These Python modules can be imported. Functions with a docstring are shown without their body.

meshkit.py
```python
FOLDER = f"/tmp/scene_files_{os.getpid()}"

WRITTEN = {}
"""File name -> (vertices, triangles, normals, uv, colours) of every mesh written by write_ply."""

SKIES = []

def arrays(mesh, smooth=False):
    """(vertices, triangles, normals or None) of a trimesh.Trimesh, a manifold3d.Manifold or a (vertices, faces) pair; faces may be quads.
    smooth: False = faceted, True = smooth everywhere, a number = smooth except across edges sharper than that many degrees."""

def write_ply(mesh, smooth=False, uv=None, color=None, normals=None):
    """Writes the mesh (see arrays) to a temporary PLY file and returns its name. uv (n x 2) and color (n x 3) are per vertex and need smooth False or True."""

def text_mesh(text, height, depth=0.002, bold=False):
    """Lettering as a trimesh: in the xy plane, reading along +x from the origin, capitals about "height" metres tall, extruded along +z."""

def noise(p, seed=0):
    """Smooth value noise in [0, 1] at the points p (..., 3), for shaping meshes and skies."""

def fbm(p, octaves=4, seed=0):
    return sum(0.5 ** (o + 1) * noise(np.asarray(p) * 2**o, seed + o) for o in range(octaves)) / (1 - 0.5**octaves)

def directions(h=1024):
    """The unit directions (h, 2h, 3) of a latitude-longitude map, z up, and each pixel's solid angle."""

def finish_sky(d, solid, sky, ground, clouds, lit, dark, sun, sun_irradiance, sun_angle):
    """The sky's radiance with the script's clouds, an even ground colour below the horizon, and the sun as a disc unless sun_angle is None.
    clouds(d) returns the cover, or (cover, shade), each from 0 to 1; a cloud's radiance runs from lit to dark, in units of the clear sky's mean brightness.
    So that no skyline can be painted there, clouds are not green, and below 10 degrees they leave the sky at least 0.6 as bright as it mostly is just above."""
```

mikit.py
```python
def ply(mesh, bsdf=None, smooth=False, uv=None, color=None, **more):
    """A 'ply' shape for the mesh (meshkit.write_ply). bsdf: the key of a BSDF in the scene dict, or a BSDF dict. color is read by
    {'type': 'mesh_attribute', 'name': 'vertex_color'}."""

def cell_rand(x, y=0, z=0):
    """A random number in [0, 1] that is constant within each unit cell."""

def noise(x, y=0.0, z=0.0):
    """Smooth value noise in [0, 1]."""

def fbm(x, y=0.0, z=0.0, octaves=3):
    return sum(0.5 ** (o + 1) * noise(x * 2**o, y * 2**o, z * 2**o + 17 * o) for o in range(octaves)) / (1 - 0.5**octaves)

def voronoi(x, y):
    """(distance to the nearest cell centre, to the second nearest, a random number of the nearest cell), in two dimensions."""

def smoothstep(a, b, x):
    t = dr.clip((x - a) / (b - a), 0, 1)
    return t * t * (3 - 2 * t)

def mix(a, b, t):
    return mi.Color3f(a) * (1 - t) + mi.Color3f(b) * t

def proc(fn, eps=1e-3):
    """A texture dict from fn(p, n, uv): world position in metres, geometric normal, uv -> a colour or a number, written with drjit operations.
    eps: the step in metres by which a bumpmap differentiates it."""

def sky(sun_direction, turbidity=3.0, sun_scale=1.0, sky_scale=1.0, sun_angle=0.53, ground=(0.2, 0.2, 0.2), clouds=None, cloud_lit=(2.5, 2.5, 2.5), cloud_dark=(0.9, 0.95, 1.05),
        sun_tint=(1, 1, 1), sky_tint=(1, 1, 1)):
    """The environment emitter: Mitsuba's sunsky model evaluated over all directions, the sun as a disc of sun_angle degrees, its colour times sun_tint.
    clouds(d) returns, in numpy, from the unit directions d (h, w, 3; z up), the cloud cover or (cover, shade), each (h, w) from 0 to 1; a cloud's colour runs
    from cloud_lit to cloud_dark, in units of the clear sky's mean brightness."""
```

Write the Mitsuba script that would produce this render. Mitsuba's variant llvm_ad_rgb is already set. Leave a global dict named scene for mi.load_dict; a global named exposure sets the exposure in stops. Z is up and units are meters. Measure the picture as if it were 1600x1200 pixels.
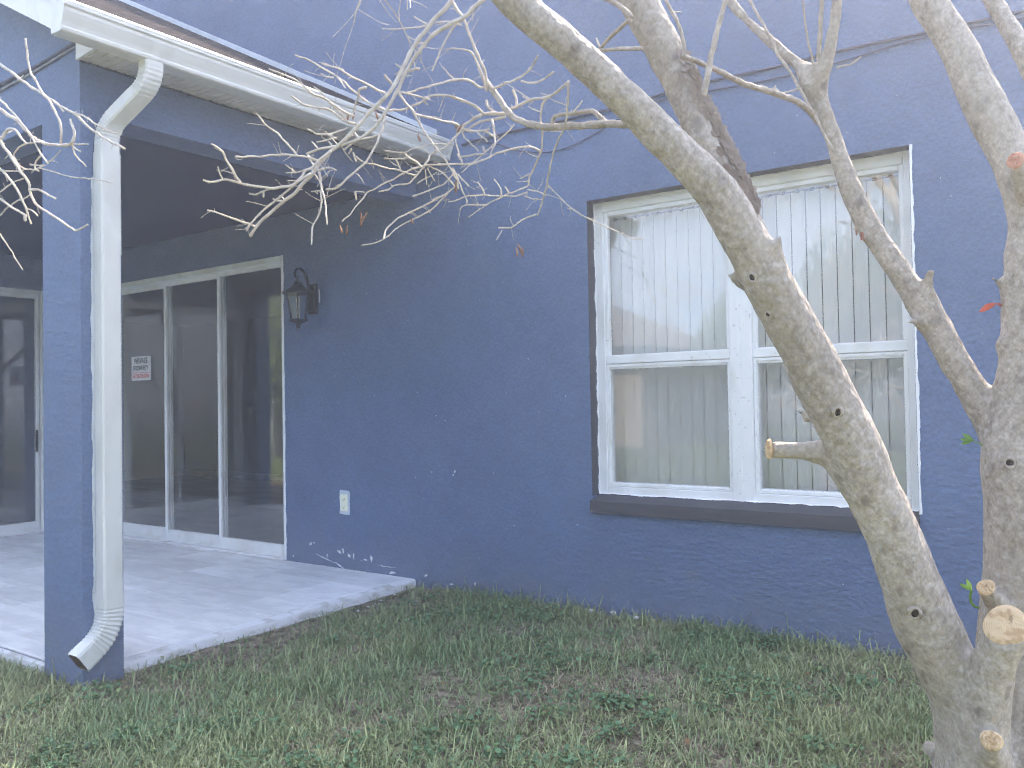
import math, numpy as np, trimesh, mitsuba as mi, mikit, meshkit
import drjit as dr
from mikit import proc, noise, fbm, voronoi, cell_rand, smoothstep, mix
from shapely.geometry import Polygon, LineString, box as sbox
from shapely.ops import unary_union

scene, labels = {}, {}
T = mi.ScalarTransform4f
# ------------------------------------------------------------------ camera, sky, exposure
EYE = np.array([0.0, -4.336, 1.2153])
YAW, PITCH, ROLL = 0.6014, 0.0222, -0.0173
_f = np.array([-math.sin(YAW)*math.cos(PITCH), math.cos(YAW)*math.cos(PITCH), math.sin(PITCH)])
_r = np.array([math.cos(YAW), math.sin(YAW), 0.0]); _u = np.cross(_r, _f)
_up = -math.sin(ROLL)*_r + math.cos(ROLL)*_u
scene['camera'] = {'type': 'perspective', 'fov': 2*math.degrees(math.atan(800/1280)), 'fov_axis': 'x', 'near_clip': 0.05, 'far_clip': 300.0,
                   'to_world': T().look_at(origin=EYE.tolist(), target=(EYE+_f).tolist(), up=_up.tolist())}
SUN_AZ, SUN_EL = 10.0, 56.0          # degrees to the right of the wall's inward normal, above the horizon
_a, _e = math.radians(SUN_AZ), math.radians(SUN_EL)
SUN = (math.sin(_a)*math.cos(_e), math.cos(_a)*math.cos(_e), math.sin(_e))
def thin_cloud(d):
    n = meshkit.fbm(np.stack([d[..., 0], d[..., 1], d[..., 2]*2.2], -1)*2.6+7.0, 5, 3)
    return np.clip((n-0.36)*2.6, 0, 0.75)
scene['sky'] = mikit.sky(SUN, turbidity=3, sky_scale=1.35, clouds=thin_cloud, cloud_lit=(2.4, 2.4, 2.5), cloud_dark=(1.4, 1.4, 1.45), sky_tint=(1.02, 1.0, 1.03), sun_tint=(0.98, 1.0, 1.06))
exposure = 3.55
HAZE = 0.024

# ------------------------------------------------------------------ helpers
rng = np.random.default_rng(11)
def numbered(key):
    if key not in scene and key not in labels: return key
    i = 1
    while f'{key}_{i:03d}' in scene or f'{key}_{i:03d}' in labels: i += 1
    return f'{key}_{i:03d}'
def thing(name, label, cat, group=None):
    k = numbered(name); labels[k] = {'label': label, 'category': cat}
    if group: labels[k]['group'] = group
    return k
def put(name, mesh, bsdf, parent=None, smooth=False, label=None, **kw):
    k = numbered(parent+'__'+name if parent else name)
    scene[k] = mikit.ply(mesh, bsdf, smooth, **kw)
    if label: labels[k] = {'label': label}
    return k
def single(name, mesh, bsdf, label, cat, smooth=False, group=None, **kw):
    k = put(name, mesh, bsdf, None, smooth, **kw); labels[k] = {'label': label, 'category': cat}
    if group: labels[k]['group'] = group
    return k
def struct(name, mesh, bsdf, smooth=False, kind='structure', label=None, **kw):
    k = put(name, mesh, bsdf, None, smooth, **kw); labels[k] = {'kind': kind}
    if label: labels[k]['label'] = label
    return k
cat = trimesh.util.concatenate
def box(x0, x1, y0, y1, z0, z1, b=0.0):
    if b <= 0:
        m = trimesh.creation.box([x1-x0, y1-y0, z1-z0]); m.apply_translation([(x0+x1)/2, (y0+y1)/2, (z0+z1)/2]); return m
    h = np.array([x1-x0, y1-y0, z1-z0])/2; c = np.array([x0+x1, y0+y1, z0+z1])/2; b = min(b, h.min()*0.9); P = []
    for s in np.ndindex(2, 2, 2):
        s = np.array(s)*2-1
        for k in range(3):
            q = h-b; q[k] = h[k]; P.append(s*q)
    m = trimesh.convex.convex_hull(np.array(P)+c); return m
def wall_xz(poly, y0, y1):
    """polygon in (x, z) extruded from y0 to y1"""
    m = trimesh.creation.extrude_polygon(poly, y1-y0, engine='earcut'); v = m.vertices.copy()
    m = trimesh.Trimesh(np.stack([v[:, 0], v[:, 2]+y0, v[:, 1]], 1), m.faces[:, ::-1], process=False); return m
def wall_yz(poly, x0, x1):
    m = trimesh.creation.extrude_polygon(poly, x1-x0, engine='earcut'); v = m.vertices.copy()
    return trimesh.Trimesh(np.stack([v[:, 2]+x0, v[:, 0], v[:, 1]], 1), m.faces, process=False)
def slab_xy(poly, z0, z1):
    m = trimesh.creation.extrude_polygon(poly, z1-z0, engine='earcut'); m.apply_translation([0, 0, z0]); return m
def spline(P, step):
    """Catmull-Rom through the rows of P (x, y, z, r), resampled about every step metres"""
    P = np.asarray(P, float); Q = np.vstack([2*P[0]-P[1], P, 2*P[-1]-P[-2]]); out = []
    for i in range(len(P)-1):
        a, b, c, d = Q[i:i+4]; n = max(1, int(np.ceil(np.linalg.norm((c-b)[:3])/step)))
        for t in np.arange(n)/n:
            out.append(0.5*((2*b)+(c-a)*t+(2*a-5*b+4*c-d)*t*t+(3*b-a-3*c+d)*t**3))
    out.append(P[-1]); out = np.array(out); out[:, 3] = np.maximum(out[:, 3], 0.0006); return out
def tube(P, sides=8, cap=True, up=None):
    P = np.asarray(P, float); p, r = P[:, :3], P[:, 3]; n = len(p)
    t = np.gradient(p, axis=0); t /= np.maximum(np.linalg.norm(t, axis=1, keepdims=True), 1e-9)
    a = np.array([0, 0, 1.0]) if abs(t[0, 2]) < 0.8 else np.array([1.0, 0, 0]); u = np.cross(t[0], a); u /= np.linalg.norm(u); V = []
    for i in range(n):
        u = u-t[i]*(u@t[i]); u /= np.linalg.norm(u); w = np.cross(t[i], u); ang = np.arange(sides)*2*np.pi/sides
        V.append(p[i]+r[i]*(np.cos(ang)[:, None]*u+np.sin(ang)[:, None]*w))
    V = np.vstack(V+[p[:1]-t[:1]*r[0]*0.5, p[-1:]+t[-1:]*r[-1]*0.5]); F = []; i, j = np.meshgrid(np.arange(n-1), np.arange(sides), indexing='ij'); i, j = i.ravel(), j.ravel(); k = (j+1) % sides
    F = np.vstack([np.stack([i*sides+j, i*sides+k, (i+1)*sides+k], 1), np.stack([i*sides+j, (i+1)*sides+k, (i+1)*sides+j], 1)])
    if cap:
        j = np.arange(sides); k = (j+1) % sides
        F = np.vstack([F, np.stack([k, j, j*0+n*sides], 1), np.stack([(n-1)*sides+j, (n-1)*sides+k, j*0+n*sides+1], 1)])
    return trimesh.Trimesh(V, F, process=False)
def lathe(prof, c, n=20):
    m = trimesh.creation.revolve(np.array(prof), sections=n); m.apply_translation(c); return m
def sweep_rect(path, w, d, side):
    """rectangular pipe (w along side, d across) along a path"""
    p = np.asarray(path, float); t = np.gradient(p, axis=0); t /= np.linalg.norm(t, axis=1, keepdims=True); s = np.asarray(side, float); V = []
    cs = []
    for sx, sy in ((1, 1), (-1, 1), (-1, -1), (1, -1)):
        c = 0.16
        cs += [((sx, sy*(1-c*2*w/(w+d))), (sx*(1-c), sy))][0:1] if sx*sy > 0 else [((sx*(1-c), sy), (sx, sy*(1-c*2*w/(w+d))))]
    ring = [q for pr in cs for q in pr]
    for i in range(len(p)):
        n_ = np.cross(t[i], s); n_ /= np.linalg.norm(n_)
        V.append([p[i]+s*w/2*a+n_*d/2*b for a, b in ring])
    V = np.array(V); n, k = V.shape[:2]; V = V.reshape(-1, 3); F = []
    for i in range(n-1):
        for j in range(k):
            a, b = i*k+j, i*k+(j+1) % k; F += [[a, b, b+k], [a, b+k, a+k]]
    m = trimesh.Trimesh(V, F, process=False); return m

# ------------------------------------------------------------------ traced limbs of the trees: x, y, z, radius (metres)
TRUNK={
'A':[(-0.255,-1.57,0.009,0.1124),(-0.271,-1.654,0.238,0.0952),(-0.29,-1.701,0.358,0.0815),(-0.319,-1.746,0.464,0.0826),(-0.354,-1.792,0.568,0.0856),(-0.385,-1.844,0.69,0.0795),(-0.422,-1.913,0.847,0.0731),(-0.457,-1.967,0.963,0.0689),(-0.483,-2.015,1.069,0.0699),(-0.513,-2.061,1.164,0.0676),(-0.548,-2.108,1.257,0.0671),(-0.577,-2.151,1.341,0.0649),(-0.603,-2.192,1.423,0.0627),(-0.632,-2.232,1.496,0.0607),(-0.662,-2.275,1.576,0.0586),(-0.692,-2.318,1.654,0.0581),(-0.724,-2.362,1.732,0.0528),(-0.766,-2.401,1.791,0.0478),(-0.814,-2.443,1.854,0.0461),(-0.865,-2.489,1.923,0.0443),(-0.922,-2.537,1.99,0.0426),(-0.973,-2.582,2.052,0.0425),(-1.023,-2.625,2.113,0.0439),(-1.078,-2.668,2.168,0.0454),(-1.133,-2.724,2.248,0.0467),(-1.211,-2.809,2.369,0.0431),(-1.291,-2.9,2.492,0.0364)],
'B':[(-0.671,-2.21,1.586,0.0435),(-0.71,-2.223,1.698,0.0454),(-0.751,-2.236,1.813,0.0457),(-0.794,-2.248,1.912,0.0461),(-0.831,-2.258,2.003,0.0455),(-0.866,-2.269,2.095,0.0467),(-0.906,-2.279,2.189,0.0488),(-0.942,-2.288,2.267,0.0509),(-0.971,-2.296,2.343,0.0546),(-1.029,-2.312,2.489,0.0499),(-1.096,-2.33,2.667,0.0432)],
'C':[(-0.499,-1.97,1.014,0.0522),(-0.552,-1.989,1.054,0.0351),(-0.599,-2.002,1.066,0.0282),(-0.648,-2.015,1.069,0.0267),(-0.702,-2.03,1.071,0.0269)],
'D':[(-0.189,-1.47,-0.015,0.1145),(-0.181,-1.481,0.236,0.1065),(-0.166,-1.493,0.487,0.0984),(-0.148,-1.503,0.716,0.0941),(-0.143,-1.511,0.886,0.092),(-0.143,-1.517,1.018,0.0938),(-0.136,-1.523,1.149,0.0748),(-0.118,-1.531,1.317,0.0651),(-0.111,-1.538,1.465,0.0612),(-0.104,-1.545,1.612,0.0555),(-0.097,-1.55,1.722,0.0535),(-0.11,-1.555,1.825,0.0555),(-0.145,-1.56,1.933,0.0578),(-0.183,-1.565,2.033,0.0583),(-0.221,-1.57,2.136,0.0531),(-0.262,-1.575,2.25,0.0497),(-0.305,-1.58,2.347,0.0482),(-0.341,-1.583,2.434,0.0486),(-0.408,-1.591,2.611,0.0454),(-0.484,-1.6,2.815,0.0401)],
'F':[(-0.176,-1.47,1.071,0.0576),(-0.21,-1.483,1.139,0.0521),(-0.254,-1.499,1.227,0.0446),(-0.301,-1.516,1.325,0.0429),(-0.34,-1.532,1.415,0.0412),(-0.381,-1.546,1.495,0.0433),(-0.426,-1.562,1.583,0.0357),(-0.471,-1.576,1.66,0.0359),(-0.517,-1.59,1.744,0.0361),(-0.555,-1.606,1.838,0.0342),(-0.582,-1.62,1.93,0.0303),(-0.602,-1.633,2.012,0.0283),(-0.622,-1.644,2.085,0.0263),(-0.642,-1.655,2.151,0.0263),(-0.653,-1.664,2.212,0.0284),(-0.671,-1.67,2.247,0.0223)],
'F1':[(-0.652,-1.67,2.21,0.0263),(-0.613,-1.68,2.254,0.022),(-0.59,-1.692,2.324,0.0178),(-0.573,-1.706,2.404,0.0167),(-0.561,-1.723,2.503,0.0156),(-0.568,-1.75,2.67,0.0136)],
'F2':[(-0.656,-1.67,2.211,0.0223),(-0.697,-1.658,2.275,0.0185),(-0.757,-1.643,2.345,0.0167),(-0.813,-1.63,2.411,0.0159),(-0.868,-1.617,2.478,0.0151),(-0.924,-1.603,2.557,0.0175),(-0.98,-1.585,2.67,0.0156),(-1.07,-1.55,2.899,0.0138)],
'Fs':[(-0.38,-1.55,1.489,0.0236),(-0.36,-1.572,1.53,0.0156),(-0.348,-1.6,1.584,0.0135)],
'G':[(-0.038,-1.4,2.088,0.0288),(-0.081,-1.4,2.205,0.0292),(-0.115,-1.4,2.292,0.0274),(-0.151,-1.4,2.376,0.0277),(-0.187,-1.4,2.459,0.0279),(-0.262,-1.4,2.629,0.0244)],
'Gj':[(-0.104,-1.55,1.611,0.0406),(-0.06,-1.487,1.803,0.0337),(-0.033,-1.437,1.961,0.0303),(-0.038,-1.4,2.088,0.0288)],
'H':[(-0.251,-1.69,0.059,0.0933),(-0.241,-1.747,0.259,0.0703),(-0.219,-1.787,0.398,0.0586),(-0.197,-1.817,0.495,0.0526),(-0.173,-1.838,0.563,0.0502),(-0.165,-1.85,0.6,0.0482)],
'I':[(-0.182,-1.55,0.554,0.041),(-0.201,-1.624,0.619,0.0274),(-0.218,-1.68,0.665,0.0234)],
'J':[(-0.22,-1.75,0.196,0.0524),(-0.209,-1.813,0.256,0.034),(-0.202,-1.87,0.307,0.0249)],
'K':[(-0.163,-1.63,0.04,0.0808),(-0.151,-1.595,0.226,0.0617),(-0.139,-1.569,0.364,0.0512),(-0.134,-1.55,0.469,0.0442)],
'R':[(-0.308,-1.6,0.072,0.0563),(-0.361,-1.564,0.131,0.0308),(-0.394,-1.55,0.142,0.0195)],
'S':[(-0.102,-1.63,1.78,0.027),(-0.111,-1.678,1.817,0.023),(-0.115,-1.71,1.84,0.021)],
'K1':[(-0.615,-2.27,1.571,0.0193),(-0.6,-2.286,1.591,0.0111),(-0.586,-2.3,1.608,0.0063)],
'K2':[(-0.604,-2.03,1.155,0.014),(-0.617,-2.042,1.173,0.007),(-0.63,-2.05,1.178,0.0044)],
'K3':[(-0.712,-2.23,1.521,0.0151),(-0.727,-2.244,1.529,0.01),(-0.734,-2.25,1.532,0.0067)],
'K4':[(-0.137,-1.53,1.514,0.015),(-0.156,-1.554,1.527,0.0075),(-0.174,-1.576,1.541,0.006),(-0.193,-1.6,1.553,0.0056)],
'K5':[(-0.171,-1.55,1.356,0.0131),(-0.179,-1.57,1.365,0.0075)],
'K6':[(-0.379,-1.57,1.434,0.0156),(-0.402,-1.594,1.44,0.0068),(-0.417,-1.61,1.444,0.0049)],
}
BRANCH=[
[(-0.811,-2.38,1.901,0.0106),(-0.877,-2.358,1.92,0.0106),(-0.941,-2.338,1.949,0.0105),(-1.031,-2.31,1.982,0.0105),(-1.139,-2.28,2.009,0.0104),(-1.227,-2.256,2.03,0.0103),(-1.307,-2.236,2.05,0.0102),(-1.376,-2.219,2.079,0.0101),(-1.439,-2.202,2.115,0.01),(-1.479,-2.19,2.156,0.0099),(-1.519,-2.175,2.207,0.0098),(-1.562,-2.161,2.254,0.0097),(-1.59,-2.15,2.295,0.0096)],
[(-1.254,-2.27,2.042,0.0061),(-1.243,-2.273,2.059,0.0061),(-1.179,-2.282,2.051,0.0062),(-1.111,-2.291,2.039,0.0062),(-1.078,-2.296,2.01,0.0062),(-1.056,-2.3,1.99,0.0063)],
[(-0.898,-2.4,2.127,0.0053),(-1.014,-2.354,2.17,0.0051),(-1.113,-2.317,2.2,0.0049),(-1.161,-2.3,2.207,0.0048)],
[(-0.928,-2.41,2.207,0.0053),(-0.974,-2.381,2.206,0.0052),(-1.026,-2.349,2.202,0.005),(-1.099,-2.3,2.184,0.0047)],
[(-0.927,-2.41,2.214,0.0067),(-0.961,-2.405,2.256,0.0059),(-1.006,-2.4,2.289,0.0051)],
[(-0.791,-2.4,2.08,0.0061),(-0.778,-2.287,2.093,0.0067),(-0.766,-2.202,2.098,0.0071),(-0.744,-2.074,2.101,0.0078),(-0.713,-1.951,2.11,0.0085),(-0.679,-1.829,2.114,0.0091),(-0.656,-1.739,2.106,0.0096),(-0.646,-1.66,2.085,0.0101)],
[(-0.752,-2.37,1.978,0.0081),(-0.741,-2.368,2.012,0.0077),(-0.736,-2.366,2.045,0.0074),(-0.72,-2.362,2.115,0.0067),(-0.695,-2.356,2.203,0.0058),(-0.681,-2.35,2.306,0.0048)],
[(-0.831,-2.42,2.242,0.0042),(-0.807,-2.413,2.185,0.0044),(-0.796,-2.41,2.159,0.0045),(-0.785,-2.402,2.094,0.0047),(-0.791,-2.4,2.075,0.0048)],
[(-0.63,-1.68,2.222,0.0076),(-0.63,-1.689,2.276,0.0074),(-0.62,-1.706,2.368,0.007),(-0.606,-1.726,2.476,0.0064),(-0.601,-1.75,2.603,0.0059)],
[(-0.588,-1.72,1.968,0.0043),(-0.621,-1.713,2.036,0.0044),(-0.649,-1.706,2.104,0.0044),(-0.689,-1.697,2.186,0.0044),(-0.719,-1.691,2.253,0.0045),(-0.76,-1.684,2.321,0.0045),(-0.791,-1.676,2.405,0.0046),(-0.855,-1.663,2.539,0.0047),(-0.9,-1.65,2.684,0.0047)],
[(-0.644,-1.7,2.235,0.0032),(-0.653,-1.73,2.328,0.003),(-0.655,-1.765,2.435,0.0028),(-0.652,-1.8,2.538,0.0025)],
]
TWIG=[
[(-1.428,-2.4,2.563,0.0095),(-1.479,-2.462,2.4,0.0088),(-1.527,-2.494,2.335,0.0085),(-1.572,-2.529,2.259,0.0082),(-1.596,-2.559,2.179,0.0078),(-1.62,-2.584,2.12,0.0076),(-1.656,-2.606,2.079,0.0074),(-1.687,-2.626,2.038,0.0072),(-1.728,-2.652,1.989,0.007),(-1.767,-2.673,1.954,0.0068),(-1.794,-2.69,1.921,0.0066),(-1.813,-2.705,1.887,0.0065),(-1.835,-2.718,1.864,0.0064),(-1.855,-2.733,1.834,0.0062),(-1.891,-2.749,1.81,0.0061),(-1.927,-2.769,1.776,0.0059),(-1.946,-2.779,1.758,0.0058),(-1.958,-2.788,1.742,0.0057),(-1.975,-2.8,1.715,0.0056)],
[(-1.337,-2.35,2.489,0.0085),(-1.413,-2.403,2.4,0.0079),(-1.465,-2.436,2.349,0.0074),(-1.517,-2.462,2.325,0.0071),(-1.557,-2.489,2.284,0.0068),(-1.584,-2.516,2.228,0.0064),(-1.6,-2.536,2.183,0.0062),(-1.607,-2.557,2.131,0.0059),(-1.627,-2.582,2.075,0.0055),(-1.643,-2.601,2.036,0.0053),(-1.669,-2.62,2.004,0.0051),(-1.702,-2.639,1.982,0.0048),(-1.756,-2.663,1.969,0.0046),(-1.801,-2.683,1.967,0.0043),(-1.837,-2.7,1.955,0.0041)],
[(-1.738,-2.7,1.942,0.0048),(-1.767,-2.717,1.923,0.0045),(-1.783,-2.732,1.896,0.0043),(-1.8,-2.741,1.888,0.0041),(-1.809,-2.755,1.861,0.0039),(-1.839,-2.778,1.826,0.0035),(-1.876,-2.803,1.792,0.0031),(-1.905,-2.825,1.759,0.0028),(-1.919,-2.839,1.737,0.0025),(-1.925,-2.85,1.714,0.0024)],
[(-1.764,-2.75,1.872,0.0051),(-1.776,-2.765,1.859,0.0049),(-1.799,-2.789,1.837,0.0047),(-1.82,-2.808,1.831,0.0045),(-1.846,-2.829,1.828,0.0043),(-1.875,-2.854,1.832,0.0041),(-1.905,-2.881,1.839,0.0038),(-1.928,-2.903,1.849,0.0036),(-1.94,-2.913,1.851,0.0035),(-1.953,-2.927,1.843,0.0034),(-1.97,-2.941,1.844,0.0033),(-1.978,-2.95,1.849,0.0032)],
[(-1.919,-2.87,1.846,0.0043),(-1.922,-2.891,1.872,0.0038),(-1.925,-2.914,1.902,0.0033),(-1.926,-2.929,1.921,0.0029),(-1.932,-2.941,1.934,0.0027),(-1.942,-2.95,1.941,0.0025)],
[(-1.945,-2.91,1.852,0.0025),(-1.944,-2.921,1.869,0.002),(-1.943,-2.93,1.883,0.0016)],
[(-1.863,-2.82,1.83,0.0031),(-1.88,-2.831,1.822,0.0027),(-1.894,-2.84,1.815,0.0025),(-1.912,-2.85,1.819,0.0022)],
[(-1.873,-2.83,1.821,0.004),(-1.873,-2.83,1.806,0.0033)],
[(-1.956,-2.79,1.739,0.0036),(-1.972,-2.815,1.75,0.0034),(-2.001,-2.857,1.765,0.0031),(-2.02,-2.886,1.776,0.0028),(-2.03,-2.9,1.778,0.0027)],
[(-1.878,-2.76,1.808,0.0032),(-1.888,-2.77,1.809,0.0027),(-1.896,-2.78,1.814,0.0022)],
[(-1.784,-2.7,1.921,0.0041),(-1.808,-2.722,1.933,0.0039),(-1.831,-2.74,1.937,0.0038),(-1.881,-2.779,1.94,0.0035),(-1.914,-2.805,1.936,0.0033),(-1.943,-2.828,1.936,0.0031),(-1.954,-2.838,1.932,0.003),(-1.97,-2.85,1.934,0.0029)],
[(-1.842,-2.73,1.941,0.0037),(-1.859,-2.743,1.965,0.0035),(-1.877,-2.758,1.993,0.0032),(-1.898,-2.77,2.015,0.003),(-1.918,-2.782,2.033,0.0028),(-1.929,-2.791,2.051,0.0026),(-1.94,-2.8,2.068,0.0024)],
[(-1.776,-2.72,1.889,0.0031),(-1.791,-2.732,1.896,0.0029),(-1.82,-2.752,1.885,0.0025),(-1.845,-2.77,1.882,0.0022)],
[(-1.833,-2.75,1.888,0.0026),(-1.841,-2.78,1.905,0.0018)],
[(-1.86,-2.68,1.96,0.0034),(-1.828,-2.689,1.929,0.0034),(-1.797,-2.698,1.899,0.0033),(-1.787,-2.7,1.893,0.0033)],
[(-1.787,-2.7,1.895,0.0037),(-1.755,-2.709,1.895,0.0031),(-1.721,-2.719,1.887,0.0025),(-1.684,-2.73,1.872,0.0018)],
[(-1.787,-2.7,1.893,0.0041),(-1.772,-2.71,1.859,0.0038),(-1.759,-2.717,1.833,0.0035),(-1.741,-2.724,1.809,0.0033),(-1.725,-2.734,1.771,0.003),(-1.711,-2.743,1.74,0.0027),(-1.704,-2.75,1.719,0.0025)],
[(-1.758,-2.72,1.828,0.0035),(-1.747,-2.728,1.799,0.0033),(-1.746,-2.732,1.788,0.0032),(-1.747,-2.743,1.751,0.0029),(-1.758,-2.757,1.709,0.0026),(-1.747,-2.77,1.665,0.0023)],
[(-1.787,-2.73,1.827,0.0018),(-1.761,-2.72,1.831,0.0018)],
[(-1.709,-2.5,2.113,0.0043),(-1.702,-2.522,2.058,0.0043),(-1.701,-2.544,2.008,0.0042),(-1.704,-2.555,1.984,0.0042),(-1.713,-2.571,1.953,0.0042),(-1.721,-2.582,1.933,0.0042),(-1.74,-2.597,1.912,0.0042),(-1.748,-2.605,1.9,0.0042),(-1.764,-2.616,1.885,0.0042),(-1.773,-2.625,1.871,0.0042),(-1.789,-2.636,1.858,0.0042),(-1.815,-2.65,1.856,0.0042)],
[(-1.735,-2.51,2.037,0.0035),(-1.761,-2.526,2.032,0.0034),(-1.789,-2.544,2.023,0.0032),(-1.82,-2.57,1.995,0.0029)],
[(-1.799,-2.55,2.051,0.0043),(-1.785,-2.55,2.033,0.0041),(-1.769,-2.55,2.023,0.0039)],
[(-1.836,-2.7,2.027,0.0026),(-1.83,-2.688,2.023,0.0027),(-1.823,-2.673,2.016,0.0029),(-1.801,-2.642,2.021,0.0032),(-1.786,-2.62,2.032,0.0034),(-1.775,-2.6,2.046,0.0036)],
[(-1.799,-2.7,1.98,0.0022),(-1.787,-2.683,1.987,0.0024),(-1.775,-2.665,1.995,0.0025),(-1.764,-2.65,2.001,0.0026)],
[(-1.793,-2.65,2.014,0.0025),(-1.772,-2.65,1.998,0.0028)],
[(-1.829,-2.69,1.99,0.0024),(-1.805,-2.69,1.966,0.0028)],
[(-1.802,-2.65,1.995,0.0028),(-1.786,-2.65,1.978,0.0028)],
[(-1.755,-2.6,1.979,0.0038),(-1.766,-2.6,1.964,0.0027)],
[(-1.749,-2.6,1.965,0.003),(-1.744,-2.6,1.95,0.003),(-1.739,-2.6,1.938,0.003)],
[(-1.742,-2.6,1.952,0.0025),(-1.737,-2.565,1.942,0.0026),(-1.73,-2.54,1.942,0.0026),(-1.718,-2.502,1.939,0.0027),(-1.7,-2.45,1.936,0.0029),(-1.681,-2.4,1.93,0.003)],
[(-1.716,-2.43,1.943,0.0024),(-1.716,-2.441,1.961,0.0022),(-1.721,-2.45,1.976,0.002)],
[(-1.655,-2.4,1.951,0.004),(-1.669,-2.425,1.97,0.0036),(-1.683,-2.45,1.989,0.0032)],
[(-1.717,-2.5,1.989,0.0023),(-1.697,-2.475,1.987,0.0024),(-1.68,-2.454,1.987,0.0024),(-1.667,-2.436,1.999,0.0024),(-1.651,-2.415,2.007,0.0024),(-1.624,-2.382,2.022,0.0024),(-1.597,-2.35,2.023,0.0024)],
[(-1.764,-2.45,1.987,0.003),(-1.737,-2.433,1.983,0.0027),(-1.708,-2.414,1.986,0.0023),(-1.691,-2.4,2,0.002)],
[(-1.579,-2.25,1.98,0.0037),(-1.634,-2.295,1.98,0.0035),(-1.67,-2.325,1.979,0.0034),(-1.698,-2.349,1.973,0.0033),(-1.727,-2.375,1.96,0.0032),(-1.746,-2.393,1.946,0.0031),(-1.777,-2.426,1.92,0.0029),(-1.803,-2.453,1.898,0.0028),(-1.822,-2.474,1.881,0.0027),(-1.829,-2.496,1.852,0.0026),(-1.839,-2.528,1.807,0.0025),(-1.851,-2.55,1.781,0.0024)],
[(-1.847,-2.5,1.886,0.002),(-1.825,-2.5,1.882,0.0022),(-1.803,-2.5,1.875,0.0024)],
[(-1.844,-2.5,1.883,0.0036),(-1.842,-2.5,1.859,0.0032)],
[(-1.64,-2.2,2.131,0.0047),(-1.644,-2.213,2.111,0.0045),(-1.654,-2.235,2.084,0.0044),(-1.665,-2.255,2.06,0.0042),(-1.69,-2.285,2.034,0.0039),(-1.703,-2.301,2.022,0.0038),(-1.7,-2.314,2,0.0037),(-1.714,-2.353,1.95,0.0034),(-1.726,-2.38,1.917,0.0032),(-1.751,-2.406,1.91,0.003),(-1.77,-2.428,1.896,0.0028),(-1.79,-2.45,1.887,0.0026)],
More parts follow.
